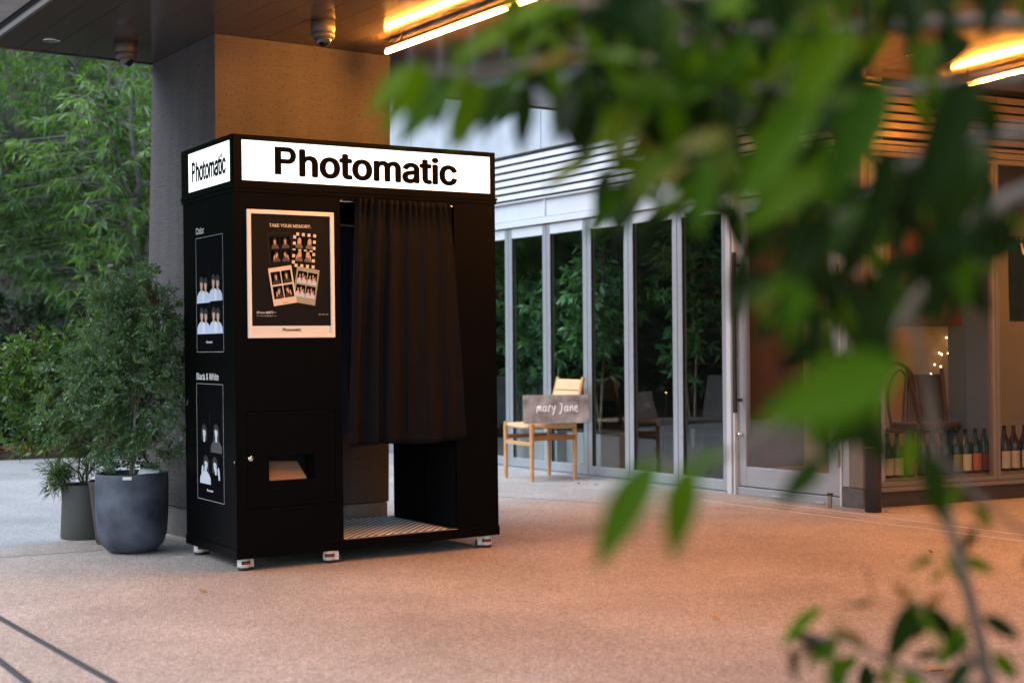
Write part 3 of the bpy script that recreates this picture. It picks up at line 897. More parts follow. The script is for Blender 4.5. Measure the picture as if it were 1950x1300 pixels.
# stacked chairs behind the bottles
def bar_curve(pts, n=10):
    out = []
    P_ = [Vector(p) for p in pts]
    for i in range(len(P_) - 1):
        p0, p1, p2, p3 = P_[max(i-1, 0)], P_[i], P_[i+1], P_[min(i+2, len(P_)-1)]
        for k in range(n):
            t = k / n
            out.append(.5 * ((2*p1) + (-p0+p2)*t + (2*p0-5*p1+4*p2-p3)*t*t + (-p0+3*p1-3*p2+p3)*t**3))
    out.append(P_[-1])
    return out
p = ww(1.06, .75)
bw = thing('bentwood_chair', 'bentwood chair with a hooped back standing behind the bottles', 'chair', (p.x, p.y, .176), ANG_W)
q = MB(); q.lathe([(0, .25), (.19, .25), (.2, .26), (.19, .275), (0, .27)], 28); q.build('seat', M['walnut'], bw)
q = MB(); q.tube(bar_curve([(-.17, .1, .27), (-.175, .12, .5), (-.14, .14, .66), (0, .15, .74), (.14, .14, .66), (.175, .12, .5), (.17, .1, .27)]), .014, 10); q.build('back_hoop', M['walnut'], bw)
q = MB(); q.tube(bar_curve([(-.08, .1, .27), (-.1, .12, .45), (-.07, .13, .60), (.02, .13, .69), (.1, .13, .60), (.12, .12, .45), (.1, .1, .27)]), .010, 8); q.build('inner_hoop', M['walnut'], bw)
for x in (-.15, .15):
    for y in (-.14, .14):
        q = MB(); q.tube([(x, y, .25), (x * 1.2, y * 1.2, 0)], [.017, .011], 8); q.build('leg', M['walnut'], bw)
p = ww(1.165, .60)
iv = thing('upturned_chair', 'upside down wooden chair with four legs pointing up on the stack', 'chair', (p.x, p.y, .176), ANG_W)
q = MB(); q.box(-.29, .29, -.13, .13, .28, .325); q.build('seat', M['walnut'], iv, .012)
for sx, sy, tx, ty, h in ((-.235, -.1, -.393, -.14, .72), (-.20, .1, -.14, .14, .71), (-.005, -.1, -.08, -.14, .71), (.21, .1, .322, .13, .69)):
    q = MB(); q.tube([(sx, sy, .32), (tx, ty, h)], [.022, .012], 10); q.build('leg', M['walnut'], iv)
p = ww(1.52, .88)
pc = thing('plywood_chair', 'wooden chair with a wide rounded plywood back', 'chair', (p.x, p.y, .176), ANG_W)
q = MB(); q.box(-.17, .17, -.2, .16, .25, .27); q.build('seat', M['walnut'], pc, .01)
q = MB()
pts = []
for cx, cz, a0 in ((.125, .62, 0), (-.125, .62, 90), (-.125, .33, 180), (.125, .33, 270)):
    for k in range(5):
        a = R(a0 + k * 22.5); pts.append((cx + .03 * math.cos(a), .15 + (cz - .4) * .12, cz + .03 * math.sin(a)))
q.poly(pts, (0, .014, 0)); q.build('backrest', M['walnut'], pc, .003)
for x in (-.14, .14):
    for y in (-.16, .13):
        q = MB(); q.tube([(x, y, .25), (x * 1.15, y * 1.15, 0)], [.015, .011], 8); q.build('leg', M['walnut'], pc)
# posters hung inside the glass
def hung_poster(x0, x1, z0, z1, m, lab, wavy=.02):
    p = ww(0, .11)
    r0 = thing('hanging_poster', lab, 'poster', (p.x, p.y, 0), ANG_W)
    q = MB(); n = 12
    vs = []
    for j in range(n + 1):
        for i in range(n + 1):
            u, v = i / n, j / n
            curl = wavy * (1 - v) ** 3 * (1 if u > .5 else -1) * abs(u - .5) * 2
            vs.append((x0 + (x1 - x0) * u + curl * .6, -abs(curl) + .006 * math.sin(u * 5), z0 + (z1 - z0) * v))
    q.add(vs, [(j*(n+1)+i, j*(n+1)+i+1, (j+1)*(n+1)+i+1, (j+1)*(n+1)+i) for j in range(n) for i in range(n)], True)
    q.build('sheet', m, r0)
    q = MB(); q.tube([(x0, .004, z1), (x1, .004, z1)], .006, 8); q.build('batten', M['walnut'], r0)
    return r0
hung_poster(.335, .90, 1.165, 1.95, M['poster_red'], 'dark reddish poster with curling lower corners above the stacked chairs')
hp = hung_poster(1.36, 1.86, 1.2, 1.775, M['poster_dark'], 'dark green black poster with the word WINE at the right edge')
text_mesh('lettering', 'WINE', .07, M['strip_cream'], hp, .002, (1.46, -.014, 1.66), width=.28)
text_mesh('small_lettering', '· · · · · · · · ·', .03, M['strip_cream'], hp, .0, (1.42, -.014, 1.735), width=.36)
# fairy lights on the wall
p = ww(1.95, 1.22)
fl = thing('fairy_lights', 'string of tiny warm fairy lights sparkling on the shop wall', 'fairy lights', (p.x, p.y, 0), ANG_W)
rr = random.Random(4)
wp = []
for k in range(16):
    t = k / 15
    wp.append((.12 - .42 * t + rr.uniform(-.06, .06), -.01, 1.28 - .46 * t + rr.uniform(-.04, .04)))
q = MB(); q.tube(wp, .0015, 4); q.build('wire', M['warm_metal'], fl)
bm_ = MB(); bm_.lathe([(0, -.006), (.0045, -.003), (.0045, .003), (0, .006)], 8); bme = bm_.mesh('bulb'); bme.materials.append(M['bulb'])
for w_ in wp:
    o = link('bulb', bme, fl); o.location = w_
# black post with a ring in front of the shop
p = on_z(1667, 978)
bp_ = thing('barrier_post', 'matt black round post with a small chain hook, in front of the shop', 'post', (p.x, p.y + .05, .006))
q = MB(); q.lathe([(0, 0), (.052, 0), (.052, .675), (.048, .69), (0, .69)], 24); q.build('tube', M['post_black'], bp_)
q = MB(); q.lathe([(.0525, .40), (.054, .402), (.054, .408), (.0525, .41)], 24); q.build('band', M['warm_metal'], bp_)
q = MB()
pts = [(.062 + .014 * math.cos(a), -.03, .53 + .02 * math.sin(a)) for a in [k * math.pi / 8 for k in range(17)]]
q.tube(pts, .0035, 6); q.tube([(.062, -.03, .51), (.068, -.032, .49), (.06, -.03, .475)], .0035, 6); q.build('chain_hook', M['warm_metal'], bp_)
q = MB(); q.tube([(.05, -.03, .03), (.085, -.04, .0)], .004, 6); q.tube([(.055, -.04, .0), (.08, -.035, .034)], .004, 6); q.build('ground_eyelet', M['warm_metal'], bp_)

# ------------------------------------------------------------------ ceiling fittings
def tube_light(p0, direction, L, lab, z):
    d = Vector(direction).normalized()
    r0 = thing('tube_light', lab, 'ceiling light', (p0[0], p0[1], z), math.atan2(d.y, d.x), 'linear lights under the canopy')
    nseg = max(1, round(L / 1.25))
    for k in range(nseg):
        a, b = k * L / nseg + .006, (k + 1) * L / nseg - .006
        q = MB(); q.tube([(a, 0, 0), (b, 0, 0)], .0115, 12); q.build('tube', M['lamp_warm'], r0)
        q = MB(); q.box(a, b, -.012, .012, .016, .03); q.build('channel', M['plastic_grey'], r0)
        for t in (.12, .88):
            x = a + (b - a) * t
            q = MB(); q.box(x - .006, x + .006, -.004, .004, .03, ZC - z - .001); q.build('bracket', M['plastic_grey'], r0)
    return r0
tube_light((-.676, 7.621), (-V.x, -V.y, 0), 2.8, 'long warm tube light hung under the canopy beside the pillar', ZC - .067)
tube_light((2.79, 8.81), (.42, -.91, 0), 4.4, 'long warm tube light under the canopy at the upper right', ZC - .067)
for px, py, lab in ((98, 77, 'small round downlight in the canopy left of the security camera'),
                    (1075, 22, 'small round downlight in the canopy right of the tube light'),
                    (1740, 105, 'small round downlight in the canopy behind the dark leaves')):
    p = on_z(px, py, ZC)
    r0 = thing('downlight', lab, 'ceiling light', (p.x, p.y, ZC), group='recessed downlights in the canopy')
    q = MB(); q.lathe([(.034, 0), (.047, -.001), (.047, -.004), (.034, -.004)], 24); q.build('ring', M['steel'], r0)
    q = MB(); q.lathe([(.034, -.001), (.02, -.0012), (0, -.0014)][::-1], 24); q.build('reflector', M['steel'], r0)
for px, py, lab, s in ((240, 82, 'dome security camera under the canopy near its far left corner', 1.0),
                    (615, 42, 'dome security camera under the canopy in front of the pillar', 1.0)):
    p = on_z(px, py, ZC)
    r0 = thing('security_camera', lab, 'camera', (p.x, p.y, ZC), ANG_P, 'dome security cameras')
    q = MB(); q.lathe([(0, 0), (.062, 0), (.064, -.035), (.06, -.055), (.058, -.058), (.062, -.060), (.058, -.085), (.044, -.092), (0, -.092)], 32); q.build('housing', M['plastic_grey'], r0)
    q = MB(); q.lathe([(.043 * math.cos(R(a)), -.09 - .043 * math.sin(R(a))) for a in range(0, 91, 10)], 28); q.build('dome', M['dome'], r0)
    q = MB(); q.lathe([(.045, -.09), (.047, -.094), (.044, -.097), (.042, -.094)], 28); q.build('collar', M['plastic_grey'], r0)

# ================================================================== PHOTO BOOTH  (x along the front, y to the back, z up)
BO, BA = Vector((-1.2868, 6.522, 0)), .5633
TILT = -.006
BW, BD, BH = 1.433, .702, 2.05
booth = thing('photo_booth', 'tall black photo booth on casters with lit white sign and dark curtain', 'photo booth', BO, rot=(0, TILT, BA))
def bbox(name, x0, x1, y0, y1, z0, z1, m, par=booth, bev=.0015):
    q = MB(); q.box(x0, x1, y0, y1, z0, z1); return q.build(name, m, par, bev)
ZB, ZK = .063, .098        # base frame
X1, X2 = .545, 1.185       # opening
q = MB(); q.box(-.004, BW + .004, -.004, BD + .004, ZB, ZK + .012); q.build('base_frame', M['booth_black'], booth, .003)
t = .018
ZT = 1.785
# front left module panel with the access door opening
q = MB()
q.box(0, .053, 0, t, .11, ZT); q.box(.507, X1, 0, t, .11, ZT); q.box(.053, .507, 0, t, .752, ZT); q.box(.053, .507, 0, t, .11, .296)
q.build('front_panel', M['booth_black'], booth)
door = bbox('access_door', .0555, .5045, .0015, .017, .2985, .7495, M['booth_black'], booth, 0)
# cut the door in four pieces round the slot
me = MB()
sx0, sx1, sz0, sz1 = .163, .393, .42, .538
me.box(.0555, sx0, .0015, .017, .2985, .7495); me.box(sx1, .5045, .0015, .017, .2985, .7495)
me.box(sx0, sx1, .0015, .017, .2985, sz0); me.box(sx0, sx1, .0015, .017, sz1, .7495)
nm = me.mesh('access_door'); nm.materials.append(M['booth_black']); door.data = nm
q = MB(); q.box(sx0 - .004, sx1 + .004, .10, .11, sz0 - .02, sz1 + .01)
q.build('slot_back', M['booth_inner'], door)
q = MB(); q.poly([(sx0, .02, sz0), (sx1 - .03, .02, sz0), (sx1 - .045, .1, sz0 + .075), (sx0, .1, sz0 + .085)], (0, -.0, .003)); q.build('slot_tray', M['card_brown'], door)
q = MB()
q.box(sx0 - .006, sx0 - .001, .018, .1, sz0 - .02, sz1); q.box(sx1 + .001, sx1 + .006, .018, .1, sz0 - .02, sz1); q.box(sx0, sx1, .018, .1, sz1 + .001, sz1 + .006)
q.build('slot_side', M['booth_inner'], door)
q = MB(); q.lathe([(0, .004), (.006, .0045), (.0115, .004), (.013, 0)], 18); q.lathe([(.0, .0046), (.0022, .0052), (.0, .0055)], 8)
lk = q.build('lock', M['steel'], door); lk.rotation_euler = (R(90), 0, 0); lk.location = (.0705, .0, .531)
bbox('module_back', 0, X1, BD - t, BD, .11, ZT, M['booth_black'])
bbox('module_inner_wall', X1 - t, X1, t + .001, BD - t - .001, .11, ZT, M['booth_inner'])
bbox('side_panel', .0, t, t + .001, BD - t - .001, .11, ZT, M['booth_black'])
bbox('side_edge_trim', -.003, .001, -.002, .012, .11, ZT, M['booth_black'], bev=0)
# right module
bbox('front_panel', X2, BW, 0, t, .11, ZT, M['booth_black'])
bbox('module_back', X2, BW, BD - t, BD, .11, ZT, M['booth_black'])
bbox('side_panel', BW - t, BW, t + .001, BD - t - .001, .11, ZT, M['booth_black'])
bbox('module_inner_wall', X2, X2 + t, t + .001, BD - t - .001, .11, ZT, M['booth_inner'])
bbox('inner_corner_trim', X2 - .004, X2 - .001, .33, .34, .12, 1.2, M['booth_black'], bev=0)
bbox('lintel', X1 + .001, X2 - .001, .001, t, 1.765, ZT, M['booth_black'])
bbox('lintel', X1 + .001, X2 - .001, BD - t, BD - .001, 1.72, ZT, M['booth_black'])
bbox('roof', 0.001, BW - .001, .001, BD - .001, ZT + .001, ZT + .014, M['booth_black'])
# cornice and sign box
q = MB(); q.box(-.010, BW + .010, -.010, BD + .010, 1.80, 1.812); q.box(-.004, BW + .004, -.004, BD + .004, 1.7995, 1.8); q.build('cornice', M['booth_black'], booth, .002)
q = MB(); q.box(-.006, BW + .006, -.006, BD + .006, ZT - .004, 1.80); q.build('cornice_step', M['booth_black'], booth, .001)
fr = .001
sgF = MB()
y0, y1 = -.006, .03
sgF.box(0, BW, y0, y1, 1.8125, 1.836); sgF.box(0, BW, y0, y1, 2.026, BH); sgF.box(0, .042, y0, y1, 1.836, 2.026); sgF.box(BW - .028, BW, y0, y1, 1.836, 2.026)
sb = sgF.build('sign_frame', M['booth_black'], booth)
sgS = MB()
sgS.box(-.006, -.0005, .0, BD, 1.8125, 1.832); sgS.box(-.006, -.0005, .0, BD, 2.026, BH); sgS.box(-.006, -.0005, .0, .026, 1.832, 2.026); sgS.box(-.006, -.0005, BD - .09, BD, 1.832, 2.026)
sgS.build('sign_frame', M['booth_black'], booth)
bbox('sign_box', .02, BW - .001, .032, BD, 1.8125, BH - .001, M['booth_black'], bev=0)
sf = MB(); sf.box(.042, BW - .028, .001, .028, 1.836, 2.026); sf = sf.build('sign_face', M['sign_white'], booth)
ss = MB(); ss.box(.0, .0195, .032, BD - .092, 1.832, 2.026); ss = ss.build('sign_face', M['sign_white'], booth)
def sign_word(par, loc, rot, W_, H_):
    # capital P drawn as a stem and a bowl, the rest set in type
    q = MB(); d = .0012; w1, h1 = 1.0, .132
    sx_, sy_ = W_ / w1, H_ / h1
    stw, pw, yb = .0335, .110, .052
    ro = (h1 - yb) / 2; rx = .040; cxp = pw - rx; cyp = yb + ro; ri, rxi = ro - .0235, rx - .030
    P3_ = lambda x, y: (x * sx_, y * sy_, d / 2)
    q.box(0, stw * sx_, 0, H_, -d / 2, d / 2)
    n = 18
    for k in range(n):
        a, b = -math.pi / 2 + math.pi * k / n, -math.pi / 2 + math.pi * (k + 1) / n
        f_ = lambda rx_, r, t: P3_(cxp + rx_ * math.cos(t), cyp + r * math.sin(t))
        q.quad(f_(rxi, ri, a), f_(rx, ro, a), f_(rx, ro, b), f_(rxi, ri, b))
    q.quad(P3_(stw, cyp - ro), P3_(cxp, cyp - ro), P3_(cxp, cyp - ri), P3_(stw, cyp - ri))
    q.quad(P3_(stw, cyp + ri), P3_(cxp, cyp + ri), P3_(cxp, cyp + ro), P3_(stw, cyp + ro))
    o = q.build('capital_letter', M['ink_black'], par); o.rotation_euler = rot
    mt = Euler(rot).to_matrix()
    o.location = Vector(loc) + mt @ Vector((-W_ / 2, 0, 0))
    t = text_mesh('sign_lettering', 'hotomatic', .15, M['ink_black'], par, .0040, Vector(loc) + mt @ Vector((-W_ / 2 + .125 * W_, 0, 0)), rot=rot, width=W_ * .875, height=H_ * 1.0)
sign_word(sf, (.709, .0, 1.872), (R(90), 0, 0), 1.0, .132)
sign_word(ss, (-.0005, .325, 1.880), (R(90), 0, R(-90)), .47, .098)

# poster on the front
def flat(name, x0, x1, z0, z1, y, m, par, th=.0006):
    q = MB(); q.box(x0, x1, y - th, y, z0, z1); return q.build(name, m, par)
ps = flat('poster', .077, .493, 1.112, 1.686, -.002, M['poster_black'], booth, .001)
PX0, PX1, PZ0, PZ1 = .062, .508, 1.096, 1.701
fwid = .020
for nm_, pts in (('frame_rail', [(PX0, PZ1), (PX1, PZ1), (PX1 - fwid, PZ1 - fwid), (PX0 + fwid, PZ1 - fwid)]),
               ('frame_rail', [(PX0, PZ0), (PX0 + fwid, PZ0 + fwid), (PX1 - fwid, PZ0 + fwid), (PX1, PZ0)]),
               ('frame_rail', [(PX0, PZ0), (PX0, PZ1), (PX0 + fwid, PZ1 - fwid), (PX0 + fwid, PZ0 + fwid)]),
               ('frame_rail', [(PX1, PZ0), (PX1 - fwid, PZ0 + fwid), (PX1 - fwid, PZ1 - fwid), (PX1, PZ1)])):
    q = MB(); q.poly([(x, -.001, z) for x, z in pts], (0, -.011, 0)); q.build(nm_, M['poster_frame'], ps, .002)
Y = -.0035
def ptext(s, x, z, w, m, bold=.0, par=ps, y=Y, align='LEFT', h=None, size=.02):
    return text_mesh('lettering', s, size, m, par, bold, (x, y, z), width=w, depth=.0002, align=align, height=h)
flat('footer_band', .0825, .4875, 1.117, 1.153, Y, M['print_white'], ps)
ptext('Photomatic', .285, 1.128, .095, M['ink_black'], .0006, y=Y - .001, align='CENTER')
ptext('TAKE YOUR MEMORY.', .283, 1.622, .215, M['strip_cream'], .0003, align='CENTER')
ptext('2Prints 800円〜', .107, 1.211, .098, M['print_white'], .0002)
ptext('プリントのみ・税込価格 現金カード可', .107, 1.198, .10, M['print_white'])
ptext('詳しくはこちら', .425, 1.205, .05, M['print_white'])

def portrait(par, px_, pz_, w, h, y, kind, ux=(1, 0), face=None, hair=None, cloth=None, bgc=None, axis='x', pose=0):
    """one small printed portrait in a cell centred at px_,pz_ ; drawn as flat layers of ink"""
    ca, sa = ux
    def pt(a, b, lift):
        X = px_ + (a * ca - b * sa); Z = pz_ + (a * sa + b * ca)
        return (X, y - lift, Z) if axis == 'x' else (y - lift, X, Z)
    def pp(name, pts, m, lift):
        q = MB(); q.poly([pt(a * w, b * h, lift) for a, b in pts]); return q.build(name, m, par)
    def ell(cx, cz, rx, rz, n=14, a0=0, a1=360):
        return [(cx + rx * math.cos(R(a0 + (a1 - a0) * k / n)), cz + rz * math.sin(R(a0 + (a1 - a0) * k / n))) for k in range(n + (0 if a1 - a0 == 360 else 1))]
    if bgc: pp('photo_print', [(-.5, -.5), (.5, -.5), (.5, .5), (-.5, .5)], bgc, 0)
    people = [(0.0, 0.0, 1.0)] if kind == 1 else ([(-.17, .02, 1.05), (.19, .06, 1.05)] if kind == 2 else [(-.25, .06, .62), (.05, .16, .62), (.28, .0, .62), (-.02, -.2, .6)])
    for i, (ox, oz, s) in enumerate(people):
        ox += .05 * pose
        L = .0003 + .0003 * i
        tl = .06 * pose
        if hair: pp('printed_hair', ell(ox + tl, .16*s + oz, .19*s, .27*s) if kind > 1 else [(ox-.2+tl, -.12), (ox-.2+tl, .2), (ox-.12+tl, .36), (ox+.02+tl, .42), (ox+.14+tl, .36), (ox+.2+tl, .2), (ox+.2+tl, -.12)], hair, L)
        pp('printed_figure', [(ox - .4*s, -.5), (ox - .38*s, -.3 + oz), (ox - .25*s, -.16 + oz), (ox - .08*s, -.08 + oz), (ox + .08*s, -.08 + oz), (ox + .25*s, -.16 + oz), (ox + .38*s, -.3 + oz), (ox + .4*s, -.5)], cloth, L + .0001)
        pp('printed_neck', [(ox - .06*s, -.16 + oz), (ox + .06*s, -.16 + oz), (ox + .06*s, .05*s + oz), (ox - .06*s, .05*s + oz)], face, L + .00015)
        pp('printed_face', [(ox + tl + .115*s*math.sin(a)*(1 - .18*(math.cos(a) < 0)), .11*s + oz + .175*s*math.cos(a)) for a in [k/16*6.2832 for k in range(16)]], face, L + .0002)
        pp('printed_fringe', [(ox + tl - .125*s, .18*s + oz), (ox + tl - .11*s, .29*s + oz), (ox + tl + .02*s, .32*s + oz), (ox + tl + .12*s, .27*s + oz), (ox + tl + .125*s, .17*s + oz), (ox + tl + .04*s, .24*s + oz)], hair or M['hair_dark'], L + .00025)
        if kind < 3:
            q = MB()
            for ex_ in (-.05, .05):
                q.poly([pt((ox + tl + ex_*s + dx_*s) * w, (.13*s + oz + dz_) * h, L + .0003) for dx_, dz_ in ((-.025, 0), (0, -.012), (.025, 0), (0, .012))])
            q.poly([pt((ox + tl + dx_*s) * w, (.02*s + oz + dz_) * h, L + .0003) for dx_, dz_ in ((-.035, .006), (0, -.012), (.035, .006), (0, .004))])
            q.build('printed_features', M['hair_dark'], par)
        if kind == 1 and pose:
            pp('printed_hand', [(ox - .3*pose, -.3), (ox - .2*pose, -.32), (ox - .12*pose, .02), (ox - .2*pose, .1), (ox - .26*pose, .0)][::(1 if pose > 0 else -1)], face, L + .00035)
def strip(cx, cz, w, h, deg, backm, cells, y, style):
    ca, sa = math.cos(R(deg)), math.sin(R(deg))
    def rp(a, b): return (cx + a * ca - b * sa, cz + a * sa + b * ca)
    q = MB(); q.poly([(rp(a, b)[0], y, rp(a, b)[1]) for a, b in ((-w/2, -h/2), (w/2, -h/2), (w/2, h/2), (-w/2, h/2))], (0, -.0003, 0))
    st = q.build('photo_strip', backm, ps)
    cwid, chei = w * .41, h * .335
    off = .03 * h
    for i, (sx, sz) in enumerate(((-1, 1), (1, 1), (-1, -1), (1, -1))):
        X, Z = rp(sx * w * .225, sz * h * .19 + off)
        c = cells
        portrait(ps, X, Z, cwid, chei, y - .0006, c['n'], (ca, sa), c['face'], c['hair'], c['cloth'], c['bg'], 'x', c.get('pose', (0, 0, 1, -1))[i])
    return rp
rp = strip(.232, 1.512, .118, .165, 4, M['poster_black'], dict(n=1, face=M['skin'], hair=M['hair_dark'], cloth=M['cloth_grey'], bg=M['ink_black']), -.0034, 0)
q = MB()
cs = [rp(a, b) for a, b in ((-.059, -.0825), (.059, -.0825), (.059, .0825), (-.059, .0825))]
for i in range(4):
    a, b = cs[i], cs[(i + 1) % 4]
    q.tube([(a[0], -.0038, a[1]), (b[0], -.0038, b[1])], .0005, 4)
q.build('strip_outline', M['cloth_grey'], ps)
rp = strip(.352, 1.514, .118, .165, -4, M['poster_black'], dict(n=1, face=M['skin'], hair=M['hair_fair'], cloth=M['cloth_olive'], bg=M['ink_black']), -.0034, 1)
q = MB()
for i in range(8):
    for j in range(11):
        if (i + j) % 2 and (i in (0, 7) or j in (0, 10) or (j == 5)):
            a0, b0_ = -.059 + i * .01475, -.0825 + j * .015
            e = .004 if j == 5 else 0
            q.poly([(rp(a, b)[0], -.0042, rp(a, b)[1]) for a, b in ((a0, b0_ + e), (a0 + .01475, b0_ + e), (a0 + .01475, b0_ + .015 - e), (a0, b0_ + .015 - e))])
q.build('chequer_pattern', M['strip_cream'], ps)
strip(.360, 1.344, .118, .172, -9, M['strip_sage'], dict(n=3, face=M['skin'], hair=M['hair_dark'], cloth=M['cloth_pale'], bg=M['ink_black'], pose=(0, 0, 0, 0)), -.0050, 2)
rp = strip(.238, 1.344, .120, .180, 9, M['strip_cream'], dict(n=1, face=M['skin'], hair=M['hair_dark'], cloth=M['hair_dark'], bg=M['ink_black']), -.0080, 3)
X, Z = rp(.0, -.083)
text_mesh('lettering', 'Photomatic', .01, M['ink_black'], ps, 0, (X, -.0096, Z), rot=(R(90), R(-9), 0), width=.028, align='CENTER', depth=.0001)

# prints on the left side (plane x = 0, running in y)
def side_print(ylo, yhi, z0, z1, title, kindm):
    p_ = MB(); th = .0006
    p_.box(-th - .0005, -.0005, ylo, yhi, z0, z1)
    pn = p_.build('side_print', M['ink_black'], booth)
    q = MB(); w = .0016
    for a, b in (((ylo, z0), (yhi, z0)), ((yhi, z0), (yhi, z1)), ((yhi, z1), (ylo, z1)), ((ylo, z1), (ylo, z0))):
        q.box(-.0018, -.0012, min(a[0], b[0]) - w/2, max(a[0], b[0]) + w/2, min(a[1], b[1]) - w/2, max(a[1], b[1]) + w/2)
    q.build('outline', M['line_white'], pn)
    text_mesh('lettering', title, .04, M['print_white'], pn, .0002, (-.0014, yhi - .003, z1 + .020), rot=(R(90), 0, R(-90)), width=.115 if title == 'Color' else .305, height=.033, depth=.0001)
    text_mesh('lettering', 'Photomatic', .01, M['line_white'], pn, .0004, (-.0016, (ylo + yhi) / 2 + .008, z0 + .043), rot=(R(90), 0, R(-90)), width=.085, height=.012, align='CENTER', depth=.0001)
    W_, H_ = yhi - ylo, z1 - z0
    for i, (a, b) in enumerate(((.72, .56), (.27, .57), (.72, .29), (.27, .29))):
        cy, cz = ylo + W_ * a, z0 + H_ * b
        if kindm == 'colour':
            # mirrored axis: figures drawn along -y
            portrait(pn, cy, cz - .01, W_ * .42, H_ * .23, -.0012, 2, (1, 0), M['skin'], M['hair_dark'], M['cloth_pale'], M['ink_black'], 'y', 0)
            q = MB(); n = 12
            q.poly([(-.0028, cy + .021 * math.cos(k / n * 6.283), cz - .045 + .03 * math.sin(k / n * 6.283)) for k in range(n)])
            q.build('printed_pet', M['print_white'], pn)
        else:
            portrait(pn, cy, cz - .01, W_ * .52, H_ * .27, -.0012, 1, (1, 0), M['face_bw'], M['hair_dark'], (M['ink_black'], M['cloth_grey'], M['face_bw'], M['ink_black'])[i], None, 'y', (0, 0, -1, 1)[i])
        q = MB()
        for k in range(2):
            q.box(-.0018, -.0014, cy - W_ * .22 - .001, cy - W_ * .22 + .001, cz + .05, cz + .11)
        for zz in (.02, -.03, -.05): q.box(-.0018, -.0014, cy - W_ * .22 - .0012, cy - W_ * .22 + .0012, cz + zz, cz + zz + .006)
        q.build('margin_marks', M['cloth_grey'], pn)
side_print(.142, .512, 1.033, 1.595, 'Color', 'colour')
side_print(.160, .526, .309, .877, 'Black & White', 'bw')
q = MB(); q.poly([(-.0008, .03, .515), (-.0008, .022, .523), (-.0008, .02, .52), (-.0008, .021, .512)]); q.build('paint_chip', M['line_white'], booth)

# curtains
def curtain(name, xa0, xa1, xb0, xb1, y, z0, z1, folds, amp, m, seed, hem=.05, flare=.0):
    rr = random.Random(seed)
    nx, nz = 220, 40
    ph = [(rr.uniform(.7, 1.3), rr.uniform(0, 6.28), rr.uniform(.5, 1)) for _ in range(4)]
    vs = []
    for j in range(nz + 1):
        v = j / nz                                   # 0 at top
        e = v ** .8
        for i in range(nx + 1):
            u = i / nx
            uu = u + .025 * math.sin(2 * math.pi * u * 2.3 + ph[0][1]) * (1 - .3 * v) + .018 * math.sin(2 * math.pi * u * 5.1 + ph[1][1])
            x = (xa0 + (xa1 - xa0) * uu) * (1 - e) + (xb0 + (xb1 - xb0) * u) * e
            f1 = math.sin(2 * math.pi * folds * uu + ph[0][1])
            f2 = math.sin(2 * math.pi * folds * 2.6 * uu + ph[1][1])
            f3 = math.sin(2 * math.pi * folds * .47 * u + ph[2][1])
            a1 = amp * (.35 + .65 * min(1, v * 2.2)) * (.6 + .4 * math.sin(ph[3][1] + u * 7))
            gath = amp * .5 * max(0, 1 - v * 7)
            sharp = f1 * (1 - .35 * abs(f1))
            yy = y + a1 * sharp + gath * f2 + amp * .55 * f3 * v + .004 * math.sin(9 * v + 12 * u) * v - flare * v
            z = z1 + (z0 - z1) * v + .006 * math.sin(u * 9 + ph[2][1]) * v
            vs.append((x, yy, z))
    fs = [(j*(nx+1)+i, j*(nx+1)+i+1, (j+1)*(nx+1)+i+1, (j+1)*(nx+1)+i) for j in range(nz) for i in range(nx)]
    q = MB(); q.add(vs, fs, True)
    o = q.build(name, m, booth)
    so = o.modifiers.new('thick', 'SOLIDIFY'); so.thickness = .0015
    for nm_, j in (('hem_seam', nz - 3), ('header_seam', 2)):
        q = MB(); q.tube([(x, y_ - .0022, z) for x, y_, z in vs[j*(nx+1):(j+1)*(nx+1)]], .0011, 4); q.build(nm_, M['cloth_grey'] if False else m, o)
    return o
curtain('front_curtain', .640, 1.176, .562, 1.235, -.012, .565, 1.775, 6, .028, M['curtain'], 3, flare=.012)
curtain('rear_curtain', .56, 1.17, .555, 1.18, BD - .04, .575, 1.70, 9, .018, M['curtain_skylit'], 8)
q = MB(); q.tube([(X1 + .002, .022, 1.762), (X2 - .002, .022, 1.762)], .006, 10); q.build('curtain_rod', M['steel'], booth)
q = MB(); q.tube([(X1 + .002, BD - .03, 1.712), (X2 - .002, BD - .03, 1.712)], .006, 10); q.build('curtain_rod', M['steel'], booth)
q = MB()
for k in range(14): q.tube([(.645 + k * .04 + .012 * math.cos(a), .022, 1.762 + .012 * math.sin(a)) if False else (.645 + k * .04, .022 + .010 * math.cos(a), 1.762 + .010 * math.sin(a)) for a in [j * math.pi / 4 for j in range(9)]], .0015, 4)
q.build('curtain_rings', M['steel'], booth)
for x in (X1 + .006, X2 - .012):
    q = MB(); q.box(x - .004, x + .008, .002, .03, 1.757, 1.769); q.build('rod_bracket', M['steel'], booth)
# tread plate floor: a dark plate carrying bright raised lozenges
fp = bbox('floor_plate', X1 + .002, X2 - .002, .002, BD - .003, .1105, .1135, M['plate_dark'], bev=0)
q = MB()
dx, dy = .046, .0235
ny = int((BD - .02) / dy)
for j in range(ny):
    for i in range(14):
        cx = X1 + .02 + i * dx + (dx / 2 if j % 2 else 0); cy = .012 + (j + .5) * dy
        if cx + .02 > X2 - .004: continue
        a, b_ = .0160, .0066
        vs = [(cx - a, cy, .1136), (cx, cy - b_, .1136), (cx + a, cy, .1136), (cx, cy + b_, .1136), (cx - a*.72, cy, .1156), (cx, cy - b_*.6, .1156), (cx + a*.72, cy, .1156), (cx, cy + b_*.6, .1156)]
        q.add(vs, [(4,5,6,7),(0,1,5,4),(1,2,6,5),(2,3,7,6),(3,0,4,7)])
tag(q.build('raised_lozenges', M['lozenge'], fp), kind='stuff')
q = MB(); q.box(X1 + .002, X2 - .002, -.0055, .0, .1125, .1155); q.build('front_lip', M['steel'], fp)
